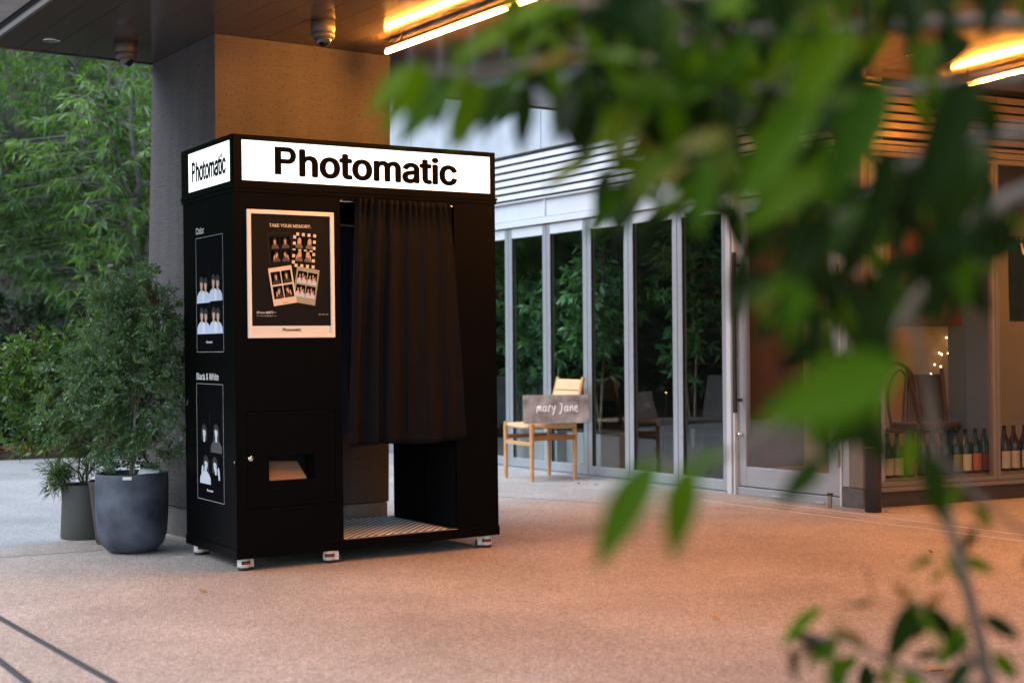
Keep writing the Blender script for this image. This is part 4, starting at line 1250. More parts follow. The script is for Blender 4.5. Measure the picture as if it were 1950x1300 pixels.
# levelling casters
cb = MB()
def caster_mesh():
    parts = {}
    q = MB(); q.lathe([(0, .066), (.026, .066), (.028, .06), (.030, .052), (.0305, .02), (.028, .014), (0, .014)], 20); parts['housing'] = (q, 'caster_body')
    q = MB(); q.lathe([(0, 0), (.025, 0), (.027, .003), (.027, .013), (0, .013)], 20); parts['foot_pad'] = (q, 'rubber')
    q = MB()
    vs = []
    for k in range(9):
        th = -math.pi / 2 + (k / 8 - .5) * 1.7
        for z, r in ((.030, .0312), (.046, .0312)): vs.append((r * math.cos(th), r * math.sin(th), z))
    q.add(vs, [(2*k, 2*k+2, 2*k+3, 2*k+1) for k in range(8)], True); parts['adjuster_slot'] = (q, 'rubber')
    q = MB()
    vs = []
    for k in range(7):
        th = -math.pi / 2 + (k / 6 - .5) * 1.1
        for z, r in ((.033, .0325), (.041, .0325)): vs.append((r * math.cos(th), r * math.sin(th), z))
    q.add(vs, [(2*k, 2*k+2, 2*k+3, 2*k+1) for k in range(6)], True); parts['adjuster_wheel'] = (q, 'red')
    q = MB(); q.tube([(.038, -.013, .0205), (.038, .013, .0205)], .0205, 18); parts['wheel'] = (q, 'rubber')
    q = MB(); q.box(.012, .045, -.017, -.014, .014, .055); q.box(.012, .045, .014, .017, .014, .055); q.tube([(.038, -.021, .0205), (.038, .021, .0205)], .006, 10); parts['fork'] = (q, 'caster_body')
    return parts
cp = caster_mesh()
cmesh = {}
for k, (q, m) in cp.items():
    me = q.mesh(k); me.materials.append(M[m]); cmesh[k] = me
for cx, cy, rz in ((.045, .04, 10), (.478, .028, -15), (BW - .055, .04, 150), (.05, BD - .05, 12), (.478, BD - .05, 20), (BW - .055, BD - .05, 160)):
    hs = link('caster', cmesh['housing'], booth)
    hs.location = (cx, cy, .006 - .006 * cx + .0003); hs.rotation_euler = (0, 0, R(rz))
    for k in ('foot_pad', 'adjuster_slot', 'adjuster_wheel', 'wheel', 'fork'):
        o = link(k, cmesh[k], hs)
        if k.startswith('adjuster') and rz > 100: o.rotation_euler = (0, 0, R(-rz - 20))

# ================================================================== wooden chair with the name board
n_out = ANG_F + math.pi / 2
p = fw(1.72, .40)
ch = thing('wooden_chair', 'light oak chair with woven paper cord seat and back, standing by the glass', 'chair', (p.x, p.y, .006), n_out - math.pi / 2 + math.pi + R(-4))
# local: y+ is the rear (towards the glass), x across
sw_, sd_ = .205, .20
for x in (-sw_, sw_):
    q = MB(); q.tube([(x, -sd_, 0), (x, -sd_, .42), (x, -sd_, .452)], [.0155, .019, .017], 12); q.build('front_leg', M['oak'], ch)
    q = MB(); q.tube([(x * .96, sd_, 0), (x * .96, sd_, .40), (x * .94, sd_ + .02, .55), (x * .92, sd_ + .09, .80)], [.0155, .019, .0175, .0155], 12); q.build('back_post', M['oak'], ch)
    q = MB(); q.box(x - .009, x + .009, -sd_, sd_, .315, .35); q.build('side_stretcher', M['oak_dark'], ch, .003)
    q = MB(); q.tube([(x, -sd_, .425), (x, sd_, .415)], .014, 10); q.build('seat_rail', M['oak'], ch)
q = MB(); q.box(-sw_, sw_, -sd_ - .009, -sd_ + .009, .275, .305); q.build('front_stretcher', M['oak'], ch, .003)
q = MB(); q.box(-sw_, sw_, sd_ - .009, sd_ + .009, .315, .345); q.build('rear_stretcher', M['oak_dark'], ch, .003)
q = MB()
nx = 14
vs = []
for j in range(nx + 1):
    for i in range(nx + 1):
        u, v = i / nx * 2 - 1, j / nx * 2 - 1
        sag = .022 * (1 - u * u) * (1 - .4 * v * v)
        vs.append((u * (sw_ - .004), v * (sd_ - .0), .445 - sag))
base_n = len(vs)
vs += [(x, y, z - .026) for x, y, z in vs]
fs = [(j*(nx+1)+i, j*(nx+1)+i+1, (j+1)*(nx+1)+i+1, (j+1)*(nx+1)+i) for j in range(nx) for i in range(nx)]
fs += [tuple(base_n + k for k in f[::-1]) for f in fs]
for i in range(nx):
    fs.append((i, base_n + i, base_n + i + 1, i + 1)); a = nx * (nx + 1)
    fs.append((a + i + 1, base_n + a + i + 1, base_n + a + i, a + i))
    fs.append(((i+1)*(nx+1), base_n + (i+1)*(nx+1), base_n + i*(nx+1), i*(nx+1)))
    fs.append((i*(nx+1)+nx, base_n + i*(nx+1)+nx, base_n + (i+1)*(nx+1)+nx, (i+1)*(nx+1)+nx))
q.add(vs, fs, True); q.build('woven_seat', M['paper_cord'], ch)
for z0, z1 in ((.70, .785), (.605, .695)):
    q = MB()
    y0_, y1_ = sd_ + .02 + (z0 - .55) * .28, sd_ + .02 + (z1 - .55) * .28
    q.poly([(-.18, y0_ - .014, z0), (-.18, y1_ - .014, z1), (-.18, y1_ + .012, z1), (-.18, y0_ + .012, z0)], (.36, 0, 0)); q.build('woven_back', M['paper_cord'], ch, .006)
# board
bc = at(1060, 786, 10.93)
bd = thing('name_board', 'dark weathered board painted with the words mary Jane, leaning on the oak chair', 'sign', (bc.x, bc.y, .455), .26, rot=(R(-12), 0, .12))
q = MB(); q.box(-.26, .26, -.009, .009, 0, .225); q.build('board', M['slate'], bd, .002)
q = MB(); q.box(.2602, .2622, -.0088, .0088, .001, .224); q.build('edge_strip', M['board_edge'], bd)
strokes = {
 'm': [[(0, 0), (.1, .55), (.15, .9)], [(.13, .6), (.35, .95), (.33, .3), (.35, .25)], [(.36, .45), (.6, .95), (.58, .25), (.7, .2)]],
 'a': [[(.5, .85), (.15, .75), (.05, .3), (.3, .15), (.5, .6)], [(.52, .9), (.48, .35), (.62, .15)]],
 'r': [[(.1, .1), (.12, .85)], [(.13, .6), (.3, .95), (.45, .9)]],
 'y': [[(.1, .9), (.15, .5), (.4, .5)], [(.55, .95), (.35, .2), (.15, -.35)]],
 'J': [[(.15, 1.25), (.5, 1.2)], [(.5, 1.25), (.42, .3), (.2, -.2), (0, .0)]],
 'n': [[(.08, .1), (.12, .85)], [(.12, .55), (.35, .9), (.45, .6), (.46, .15)]],
 'e': [[(.08, .5), (.45, .6), (.35, .9), (.1, .75), (.08, .3), (.3, .1), (.55, .25)]],
}
cur = -.155
q = MB()
S = .056
for chh, adv in (('m', .8), ('a', .72), ('r', .5), ('y', .95), ('J', .75), ('a', .72), ('n', .62), ('e', .6)):
    for st in strokes[chh]:
        pts = bar_curve([(cur + a * S, -.0105, .085 + b * S) for a, b in st], 5)
        q.tube(pts, .0042, 6)
    cur += adv * S + .002
q.build('painted_lettering', M['chalk'], bd)

# ================================================================== potted plants by the pillar
def pot(loc, prof, m, lab, n=40):
    r0 = thing('plant_pot', lab, 'plant pot', loc, group=None)
    q = MB(); q.lathe(prof, n); q.build('vessel', m, r0)
    zr = prof[-1][1]
    q = MB(); q.lathe([(0, zr + .012), (prof[-1][0] - .002, zr + .006)], n); q.build('soil', M['soil'], r0)
    return r0
P1 = (-1.972, 7.235, .006)
p1 = pot(P1, [(0, 0), (.085, 0), (.125, .012), (.158, .045), (.176, .1), (.183, .2), (.185, .35), (.183, .402), (.179, .408), (.172, .404), (.168, .37)], M['pot_blue'], 'large round bottomed blue grey pot beside the pillar')
q = MB(); q.box(-.022, .022, -.1875, -.184, .385, .400); tgo = q.build('price_tag', M['print_white'], p1); tgo.rotation_euler = (0, 0, R(8))
q = MB(); q.poly([(.07, -.15, .41), (.16, -.09, .413), (.15, .0, .425), (.06, -.08, .43)], (0, 0, .001)); q.build('plastic_scrap', M['print_white'], p1)
P2 = (-2.16, 7.56, .006)
pot(P2, [(0, 0), (.088, 0), (.094, .01), (.128, .31), (.136, .335), (.13, .34), (.12, .325), (.118, .3)], M['pot_brown'], 'tapered weathered brown pot squeezed between the other two pots')
P3 = (-2.385, 7.80, .006)
pot(P3, [(0, 0), (.132, 0), (.136, .006), (.124, .295), (.122, .3), (.112, .298), (.11, .27)], M['pot_grey'], 'plain olive grey cylindrical pot, leftmost of the three')

def stem(p0, p1, n=5, wob=.03, rr=None, r0=.012, r1=.004):
    p0, p1 = Vector(p0), Vector(p1)
    pts = []
    for k in range(n + 1):
        t = k / n
        p = p0.lerp(p1, t)
        if 0 < k < n: p += Vector((rr.uniform(-wob, wob), rr.uniform(-wob, wob), rr.uniform(-wob, wob) * .4))
        pts.append(p)
    return pts, [r0 + (r1 - r0) * k / n for k in range(n + 1)]
rr = random.Random(21)
rng = np.random.default_rng(21)
# blue-green feathery wattle in the big pot
r0 = thing('feathery_shrub', 'feathery blue green shrub with a thin staked stem in the large pot', 'shrub', (P1[0], P1[1], .37))
stems = [stem((0, 0, 0), (.02, .0, .55), 5, .012, rr, .011, .007), stem((.02, 0, .3), (.12, .05, .98), 5, .03, rr, .007, .003),
         stem((.02, 0, .35), (-.18, .1, .9), 5, .03, rr, .007, .003), stem((.0, 0, .12), (-.3, .1, .5), 5, .03, rr, .006, .003),
         stem((.01, 0, .2), (.2, -.02, .6), 5, .02, rr, .005, .002), stem((.0, 0, .1), (.22, .05, .28), 5, .02, rr, .004, .002)]
cl = np.concatenate([plant_clusters(rng, (.02, .03, .62), (.32, .26, .38), 250, .3), plant_clusters(rng, (-.22, .05, .45), (.29, .2, .26), 150, .3),
                     plant_clusters(rng, (.19, -.02, .52), (.14, .12, .40), 60, .3), plant_clusters(rng, (.0, .05, .95), (.24, .18, .15), 80, .3),
                     plant_clusters(rng, (0, .05, .18), (.22, .16, .16), 60, .3)])
# feather leaves: for each cluster a rachis with paired leaflets
def feathery(root, rng, stems, clusters, m, bark, ln=.10, pairs=9, leaflet=.030, wid=.34):
    tb = MB(); sp = []
    for pts, rad in stems:
        tb.tube(pts, rad, 7)
        for a, b in zip(pts[:-1], pts[1:]):
            for t in (0, .5): sp.append(Vector(a).lerp(Vector(b), t))
    S = np.array(sp)
    B_, D_, L_ = [], [], []
    for c in clusters:
        q_ = S[np.argmin(np.linalg.norm(S - c, axis=1))]
        d0 = c - q_
        if rng.random() < .45:
            tb.tube([q_, (q_ + c) / 2 + np.array([0, 0, .03]), c], [.0028, .002, .001], 3, cap=False)
        d0 = d0 / (np.linalg.norm(d0) + 1e-6)
        for _ in range(3):
            d = d0 + rng.normal(size=3) * .75; d /= np.linalg.norm(d)
            side = np.cross(d, rng.normal(size=3)); side /= np.linalg.norm(side)
            L = ln * rng.uniform(.6, 1.1)
            for k in range(pairs):
                t = (k + .6) / pairs
                pos = c + d * L * t - np.array([0, 0, .25]) * L * t * t
                for s in (-1, 1):
                    B_.append(pos); D_.append(side * s + d * .55 + rng.normal(size=3) * .15); L_.append(leaflet * (1.15 - .6 * t) * rng.uniform(.8, 1.2))
    tb.build('trunk', bark, root)
    return link('foliage', leaves_mesh('foliage', np.array(B_), np.array(D_), np.array(L_), wid, m, rng), root)
feathery(r0, rng, stems, cl, M['leaf_blue'], M['bark'])
q = MB(); q.tube([(.012, -.012, 0), (.03, -.01, .62)], .005, 8); q.build('bamboo_stake', M['bark_pale'], r0)
# broad-leaved glossy shrub in the brown pot: leans left
r0 = thing('broadleaf_shrub', 'glossy mid green shrub with yellowish tips in the brown pot, arching left', 'shrub', (P2[0], P2[1], .32))
stems = [stem((0, 0, 0), (-.02, .05, .75), 5, .03, rr, .011, .005), stem((0, 0, .2), (-.55, -.05, .74), 6, .03, rr, .008, .003), stem((0, 0, .15), (-.62, .0, .50), 6, .03, rr, .007, .003),
         stem((0, 0, .4), (.02, .05, 1.02), 5, .03, rr, .006, .002), stem((0, 0, .4), (-.2, .05, .95), 5, .03, rr, .006, .002)]
cl = np.concatenate([plant_clusters(rng, (-.18, .0, .62), (.36, .22, .26), 200, .3), plant_clusters(rng, (0, .05, .85), (.22, .2, .18), 90, .3),
                     plant_clusters(rng, (-.52, -.04, .60), (.24, .14, .22), 130, .3), plant_clusters(rng, (-.35, -.1, .32), (.22, .12, .16), 60, .3)])
bush(r0, rng, stems, cl, .052, .34, M['leaf_mid'], M['bark'], 11, .9, .1, .0025, 'foliage', .09)
tips = cl[rng.random(len(cl)) < .16] + np.array([-.02, -.02, .05])
B_ = np.repeat(tips, 8, 0); D_ = rng.normal(size=(len(B_), 3)) * .6 + np.array([-.2, -.1, .8])
link('young_shoots', leaves_mesh('young_shoots', B_, D_, rng.uniform(.025, .05, len(B_)), .3, M['leaf_yellow'], rng), r0)['kind'] = 'stuff'
# needle-leaved low shrub in the grey pot
r0 = thing('needle_shrub', 'low needle leaved shrub with lime tips spilling over the grey pot', 'shrub', (P3[0], P3[1], .28))
stems = [stem((0, 0, 0), (x, y, z), 4, .02, rr, .006, .002) for x, y, z in ((-.12, -.05, .2), (.05, 0, .35), (-.08, 0, .4), (-.14, -.1, .05), (.12, -.05, .3), (.02, -.1, .25))]
cl = np.concatenate([plant_clusters(rng, (.0, -.02, .26), (.20, .16, .22), 110, .3), plant_clusters(rng, (-.12, -.08, .08), (.10, .08, .1), 36, .3)])
bush(r0, rng, stems, cl, .075, .075, M['leaf_needle'], M['bark'], 20, 1.1, .2, .002, 'foliage', .05)
tips = plant_clusters(rng, (-.08, -.02, .38), (.12, .1, .12), 30, .3)
B_ = np.repeat(tips, 12, 0); D_ = rng.normal(size=(len(B_), 3)) * .5 + np.array([-.3, 0, .9])
link('lime_tips', leaves_mesh('lime_tips', B_, D_, rng.uniform(.03, .055, len(B_)), .12, M['leaf_yellow'], rng), r0)

# ================================================================== trees and shrubs beyond
def willow_tree(name, lab, base, H, crown, n_cl, seed, leafm, leaf=.15, wid=.13, group='trees beyond the courtyard', nstem=4, lean=(0, 0), nleaf=11, low=.18):
    rr = random.Random(seed); rng = np.random.default_rng(seed)
    r0 = thing(name, lab, 'tree', base, group=group)
    stems = []
    for k in range(nstem):
        a = k * 2 * math.pi / nstem + rr.uniform(-.5, .5)
        sx, sy = math.cos(a) * crown[0] * .45 + lean[0], math.sin(a) * crown[1] * .45 + lean[1]
        fork = Vector((sx * .3, sy * .3, H * rr.uniform(.28, .4)))
        top = Vector((sx, sy, H * rr.uniform(.75, .95)))
        p_, r_ = stem((rr.uniform(-.06, .06), rr.uniform(-.06, .06), -.05), fork, 4, .06, rr, .055, .04)
        stems.append((p_, r_))
        stems.append(stem(fork, top, 6, .12, rr, .04, .01))
        for j in range(2):
            b = a + rr.uniform(-1.2, 1.2)
            stems.append(stem(fork.lerp(top, .15 + .3 * j), (math.cos(b) * crown[0] * .75 + lean[0], math.sin(b) * crown[1] * .75 + lean[1], H * rr.uniform(.45, .85)), 5, .1, rr, .026, .007))
    cl = plant_clusters(rng, (lean[0], lean[1], H * (.5 + low / 2)), (crown[0], crown[1], H * (.5 - low / 2)), n_cl, .45)
    # clumps: thin out by a noise so gaps appear
    keep = (np.sin(cl[:, 0] * 3.1 + seed) + np.sin(cl[:, 1] * 2.7 + seed * 2) + np.sin(cl[:, 2] * 3.7 + seed * 3)) > -1.25
    bush(r0, rng, stems, cl[keep], leaf, wid, leafm, M['bark_pale'], nleaf, .75, .75, .007, 'crown', .22)
    return r0
willow_tree('willow_leaved_tree', 'multi stemmed tree with narrow silvery leaves, nearest behind the big pots', (-4.15, 15.2, .05), 5.4, (1.7, 1.5), 1700, 1, M['leaf_bg'], .135, .15, nleaf=15)
willow_tree('willow_leaved_tree', 'narrow leaved light green tree left of the multi stemmed one', (-6.3, 15.6, .05), 5.6, (1.8, 1.6), 1600, 2, M['leaf_bg'], .13, .15, nleaf=15)
willow_tree('willow_leaved_tree', 'narrow leaved tree at the far left edge of the picture', (-8.8, 14.6, .05), 5.6, (1.9, 1.6), 1200, 3, M['leaf_bg'], .14, .15, nleaf=12)
willow_tree('dense_tree', 'darker tree further back, seen between the narrow leaved trees', (-5.4, 18.6, .05), 6.8, (2.4, 1.8), 1300, 4, M['leaf_bg2'], .20, .26, nleaf=9)
willow_tree('dense_tree', 'dark tree far back behind the left edge', (-9.4, 18.4, .05), 6.8, (2.6, 2.0), 1000, 5, M['leaf_bg2'], .22, .26, nleaf=9)
willow_tree('dense_tree', 'broad tree hidden behind the pillar that the glass doors mirror', (-12.5, 13.5, .05), 5.5, (2.2, 2.0), 800, 6, M['leaf_bg2'], .22, .26, nleaf=9)
willow_tree('dense_tree', 'bright green tree behind the pillar and the photo booth', (-1.6, 18.0, .05), 6.2, (2.3, 1.9), 900, 7, M['leaf_bg2'], .2, .24, nleaf=9)
willow_tree('dense_tree', 'dark bushy tree standing far left outside the frame', (-10.8, 16.2, .05), 4.6, (2.2, 1.8), 700, 8, M['leaf_bg2'], .2, .24, nleaf=9, low=.0)
for i_, (x_, y_, h_, lab_) in enumerate([(9.8, 7.2, 5.0, 'unseen dark tree added right of the shop to block the sky'), (9.6, 3.0, 5.5, 'unseen dark tree added right of the camera to darken the shop window reflections'), (-13.5, 16.5, 7.0, 'tall dark tree added far to the left to block the horizon mirrored in the glass doors'), (-15.5, 12.0, 7.5, 'tall dark tree added beside the courtyard to block the sky mirrored in the doors'),
                                     (-13.0, 10.2, 6.0, 'spreading dark tree added left of the courtyard to block the sky mirrored in the entrance door')]):
    willow_tree('dense_tree', lab_, (x_, y_, .02), h_, (2.6, 2.3), 900, 30 + i_, M['leaf_bg2'], .24, .26, nleaf=9, low=.0)  # out of view, added to block the bright sky in the glass reflections
# low shrubs along the bed
rr = random.Random(77)
info = [(-5.6, 14.0, .9, 'dark strappy leaved shrub low at the left edge of the bed', 0), (-4.7, 14.35, .8, 'low strappy shrub just left of the potted plants', 0),
        (-3.9, 14.6, .9, 'low strappy shrub half hidden by the potted plants', 0), (-6.8, 13.7, 1.0, 'low strappy shrub outside the left edge', 0),
        (-5.3, 15.0, 1.5, 'round green bush under the trees at the left', 1), (-4.1, 15.6, 1.6, 'round green bush behind the potted shrubs', 1),
        (-6.6, 15.2, 1.6, 'dark green bush at the left picture edge', 1), (-8.2, 13.6, 1.3, 'dense bush far left beyond the frame', 1), (-10.2, 12.9, 1.3, 'dense bush further left beyond the frame', 1),
        (-2.9, 15.8, 1.6, 'green bush directly behind the pillar', 1)]
for i, (x, y, h, lab, kd) in enumerate(info):
    rng = np.random.default_rng(100 + i)
    r0 = thing('low_shrub', lab, 'shrub', (x, y, .06), group='shrubs along the planting bed')
    if kd == 0:
        n = 260
        b = np.stack([rng.normal(0, .18, n), rng.normal(0, .18, n), rng.uniform(0, .35, n)], 1)
        d = rng.normal(size=(n, 3)); d[:, 2] = np.abs(d[:, 2]) * .8 + .2
        link('foliage', leaves_mesh('foliage', b, d, rng.uniform(.35, .7, n) * h, .09, M['leaf_bed'], rng, droop=.45), r0)
    else:
        cl = plant_clusters(rng, (0, 0, h * .55), (.85, .7, h * .52), 420, .4)
        stems = [stem((0, 0, -.05), (rr.uniform(-.4, .4), rr.uniform(-.4, .4), h * .8), 4, .05, rr, .02, .006) for _ in range(4)]
        bush(r0, rng, stems, cl, .11, .36, M['leaf_bed'], M['bark'], 10, 1.0, .3, .004, 'foliage', .15)
# low wall in the bed
q = MB(); q.box(-14, 0.5, 16.6, 16.85, .0, .72); lw = q.build('garden_wall', M['concrete'], None, .01)
tag(lw, 'low grey concrete wall running through the bushes at the left', 'wall')
# building behind the trees, and unseen blocks added at both sides
def block(name, lab, x0, x1, y0, y1, h, rz, loc, m, nwin, floors):
    r0 = thing(name, lab, 'building', loc, rz)
    q = MB(); q.box(x0, x1, y0, y1, 0, h); q.build('wall', m, r0)
    q = MB(); q.box(x0 - .2, x1 + .2, y0 - .2, y1 + .2, h + .002, h + .3); q.build('roof', M['roof'], r0)
    wm = MB(); wm.box(-.6, .6, -.03, .02, 0, 1.5); wme = wm.mesh('window'); wme.materials.append(M['interior_dark'])
    for f in range(floors):
        for i in range(nwin):
            o = link('window', wme, r0); o.location = (x0 + (i + .5) * (x1 - x0) / nwin, y0 - .021, 1.2 + f * 3)
    return r0
block('office_building', 'tan building glimpsed through gaps in the trees', -12, 12, 0, 6, 9, 0.12, (-4, 24, 0), M['far_wall'], 7, 3)
block('horizon_blocker_left', 'long dark block added on the left to darken the door reflections', -14, 14, 0, 6, 9, R(90), (-20, 14, 0), M['roof'], 8, 3)  # added out of view so the doors mirror no bright horizon
block('horizon_blocker_right', 'plain tan block added unseen on the right to hide the bright horizon', -10, 10, 0, 6, 8, R(-90), (13.5, 4, 0), M['far_wall'], 6, 2)  # added out of view to keep bright sky out of the window reflections

# ================================================================== fallen leaves and small things on the paving
fm = {}
def leaf_blade(L, W_, n=6, fold=.18, bend=.22, pointed=1.25):
    vs, fs = [], []
    for k in range(n + 1):
        t = k / n
        w = W_ * math.sin(math.pi * t ** .8) ** .9 * (1 - t * .15) if 0 < k < n else 0.0
        z = -bend * L * t * t
        vs += [(-w / 2, L * t, z + fold * w), (0, L * t, z), (w / 2, L * t, z + fold * w)]
    for k in range(n):
        a, b = 3 * k, 3 * (k + 1)
        fs += [(a, a + 1, b + 1, b), (a + 1, a + 2, b + 2, b + 1)]
    q = MB(); q.add(vs, fs, True)
    return q
for i, (px, py, lab, mm) in enumerate([(1365, 1184, 'yellow fallen leaf on the paving, right of centre', 'yellow_leaf'), (395, 1131, 'tiny yellow fallen leaf in front of the left caster', 'yellow_leaf'),
                                     (1104, 923, 'green fallen leaf beside the oak chair', 'leaf_fg'), (1131, 925, 'reddish fallen leaf near the oak chair', 'litter'),
                                     (1132, 908, 'brown fallen leaf at the foot of the glass doors', 'litter'), (1775, 1056, 'small brown fallen leaf on the paving at the right', 'litter')]):
    p = on_z(px, py)
    q = leaf_blade(.05 if i else .055, .02, 5, .3, -.1)
    o = q.build('fallen_leaf', M[mm], None)
    o.location = (p.x, p.y, .009); o.rotation_euler = (R(6), R(8), i * 1.3)
    tag(o, lab, 'leaf', 'fallen leaves on the paving')
p = on_z(1785, 1281)
dl = thing('floor_drain', 'small round metal drain cover in the paving at lower right', 'drain', (p.x, p.y, .006))
q = MB(); q.lathe([(0, .002), (.045, .002), (.05, .004), (.055, .0)], 24); q.build('cover', M['warm_metal'], dl)
q = MB(); q.box(-.02, .02, -.004, .004, .0022, .0045); q.build('lift_slot', M['gap'], dl)
p = on_z(341, 1062)
q = MB(); q.poly([(-.02, 0, 0), (.0, -.008, 0), (.03, 0, 0), (.005, .01, 0)], (0, 0, .001)); o = q.build('paper_scrap', M['print_white']); o.location = (p.x, p.y, .0065)
tag(o, 'tiny white paper scrap on the paving between pot and booth', 'paper')

# ================================================================== foreground tree (out of focus)
fg = thing('foreground_tree', 'young broad leaved tree close to the camera, out of focus', 'tree', (1.35, 1.9, 0))
FO = Vector((1.35, 1.9, 0))
def fl_(px, py, d): return at(px, py, d) - FO
br = MB()
br.tube([(0, 0, 0), (.02, .0, .6), (-.02, .05, 1.2), (-.12, .0, 1.7), (-.2, -.05, 2.1)], [.03, .027, .022, .016, .01], 12)
br.build('trunk', M['bark'], fg)
blade_meshes = []
for mi, mname in enumerate(('leaf_fg', 'leaf_fg_shaded', 'leaf_fg_young')):
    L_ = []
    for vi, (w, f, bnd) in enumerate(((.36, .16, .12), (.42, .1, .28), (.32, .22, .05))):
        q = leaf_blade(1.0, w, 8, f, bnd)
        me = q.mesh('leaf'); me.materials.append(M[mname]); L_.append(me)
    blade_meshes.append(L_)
rf = random.Random(9)
nleaf = [0]
def put_leaf(base, tip, kind=0, roll=None, var=None):
    """leaf from base to tip (local points)"""
    b, t = Vector(base), Vector(tip)
    d = t - b
    L = d.length
    if nleaf[0] >= 298 or L < 1e-4: return
    nleaf[0] += 1
    o = link('leaf', blade_meshes[kind][rf.randrange(3) if var is None else var], fg)
    qd = d.to_track_quat('Y', 'Z')
    rl = rf.uniform(-1.2, 1.2) if roll is None else roll
    o.rotation_mode = 'QUATERNION'
    o.rotation_quaternion = qd @ Euler((0, rl, 0)).to_quaternion()
    o.location = b
    o.scale = (L, L, L)
FREE = [(1835, 75, 2000, 185), (1885, 175, 2000, 330), (1648, 165, 1735, 265), (1905, 330, 2000, 440), (1840, 610, 2000, 860), (1690, 640, 1835, 860), (1690, 265, 1790, 320)]
def pleaf(x0, y0, x1, y1, dep, kind=0, roll=0.0, dd=0.0, var=None):
    # roll 0 = blade faces the camera
    if any(a <= (x0 + x1) / 2 <= c and b_ <= (y0 + y1) / 2 <= d_ or a <= x1 <= c and b_ <= y1 <= d_ for a, b_, c, d_ in FREE): return
    b, t = fl_(x0, y0, dep), fl_(x1, y1, dep + dd)
    v = (t - b).normalized()
    qd = v.to_track_quat('Y', 'Z')
    nz = qd @ Vector((0, 0, 1)); nx_ = qd @ Vector((1, 0, 0))
    want = Vector((0, -1, 0.25))
    a = math.atan2(want.dot(nx_), want.dot(nz))
    put_leaf(b, t, kind, a + roll, var)
# branches: (points px,py,depth ; radii)
branches = [
 [(2150, 60, 1.55), (1850, 40, 1.5), (1560, 60, 1.45), (1300, 60, 1.4), (1080, 110, 1.36), (900, 140, 1.33), (790, 130, 1.32)],
 [(2150, 160, 1.4), (1900, 150, 1.35), (1650, 180, 1.3), (1420, 170, 1.3), (1220, 190, 1.32)],
 [(2100, -60, 1.2), (1800, -40, 1.2), (1500, -30, 1.2), (1250, 0, 1.25), (1050, 5, 1.3)],
 [(2100, 250, 1.3), (1880, 260, 1.25), (1700, 330, 1.22), (1560, 450, 1.2), (1470, 560, 1.2)],
 [(2050, 330, 1.25), (1880, 400, 1.2), (1780, 520, 1.2), (1690, 650, 1.2), (1620, 760, 1.22)],
 [(1480, 170, 1.3), (1380, 260, 1.3), (1280, 300, 1.32), (1190, 350, 1.34)],
 [(1730, 560, 1.25), (1770, 760, 1.3), (1800, 960, 1.4), (1850, 1150, 1.5), (1890, 1330, 1.55)],
 [(1800, 880, 1.35), (1880, 960, 1.4), (1990, 1040, 1.45)],
 [(1885, 1290, 1.55), (1800, 1200, 1.5), (1740, 1140, 1.5)],
 [(1890, 1320, 1.55), (1720, 1270, 1.5), (1600, 1215, 1.48), (1520, 1220, 1.47)],
 [(1690, 650, 1.2), (1560, 760, 1.15), (1400, 860, 1.1), (1290, 900, 1.08)],
]
for bi, pts in enumerate(branches):
    P_ = bar_curve([fl_(*p) for p in pts], 5)
    n = len(P_)
    r_a, r_b = (.0085, .0025) if bi not in (7, 8, 9, 10, 5) else (.004, .0015)
    if bi == 6: r_a, r_b = .003, .0075
    q = MB(); q.tube(P_, [r_a + (r_b - r_a) * i / (n - 1) for i in range(n)], 8); q.build('branch', M['bark'], fg)
# link the off-frame limbs to the trunk
for z, e in ((1.55, branches[0][0]), (1.5, branches[1][0]), (1.7, branches[2][0]), (1.35, branches[3][0]), (1.25, branches[4][0])):
    q = MB(); q.tube([(-.03, .03, z), (Vector((-.03, .03, z)) + fl_(*e)) / 2 + Vector((0, 0, .03)), fl_(*e)], [.012, .010, .0085], 8); q.build('branch', M['bark'], fg)
q = MB(); q.tube([(0, 0, .35), (fl_(1890, 1330, 1.55) + Vector((0, 0, .35))) / 2, fl_(1890, 1330, 1.55)], [.012, .009, .0075], 8); q.build('branch', M['bark'], fg)
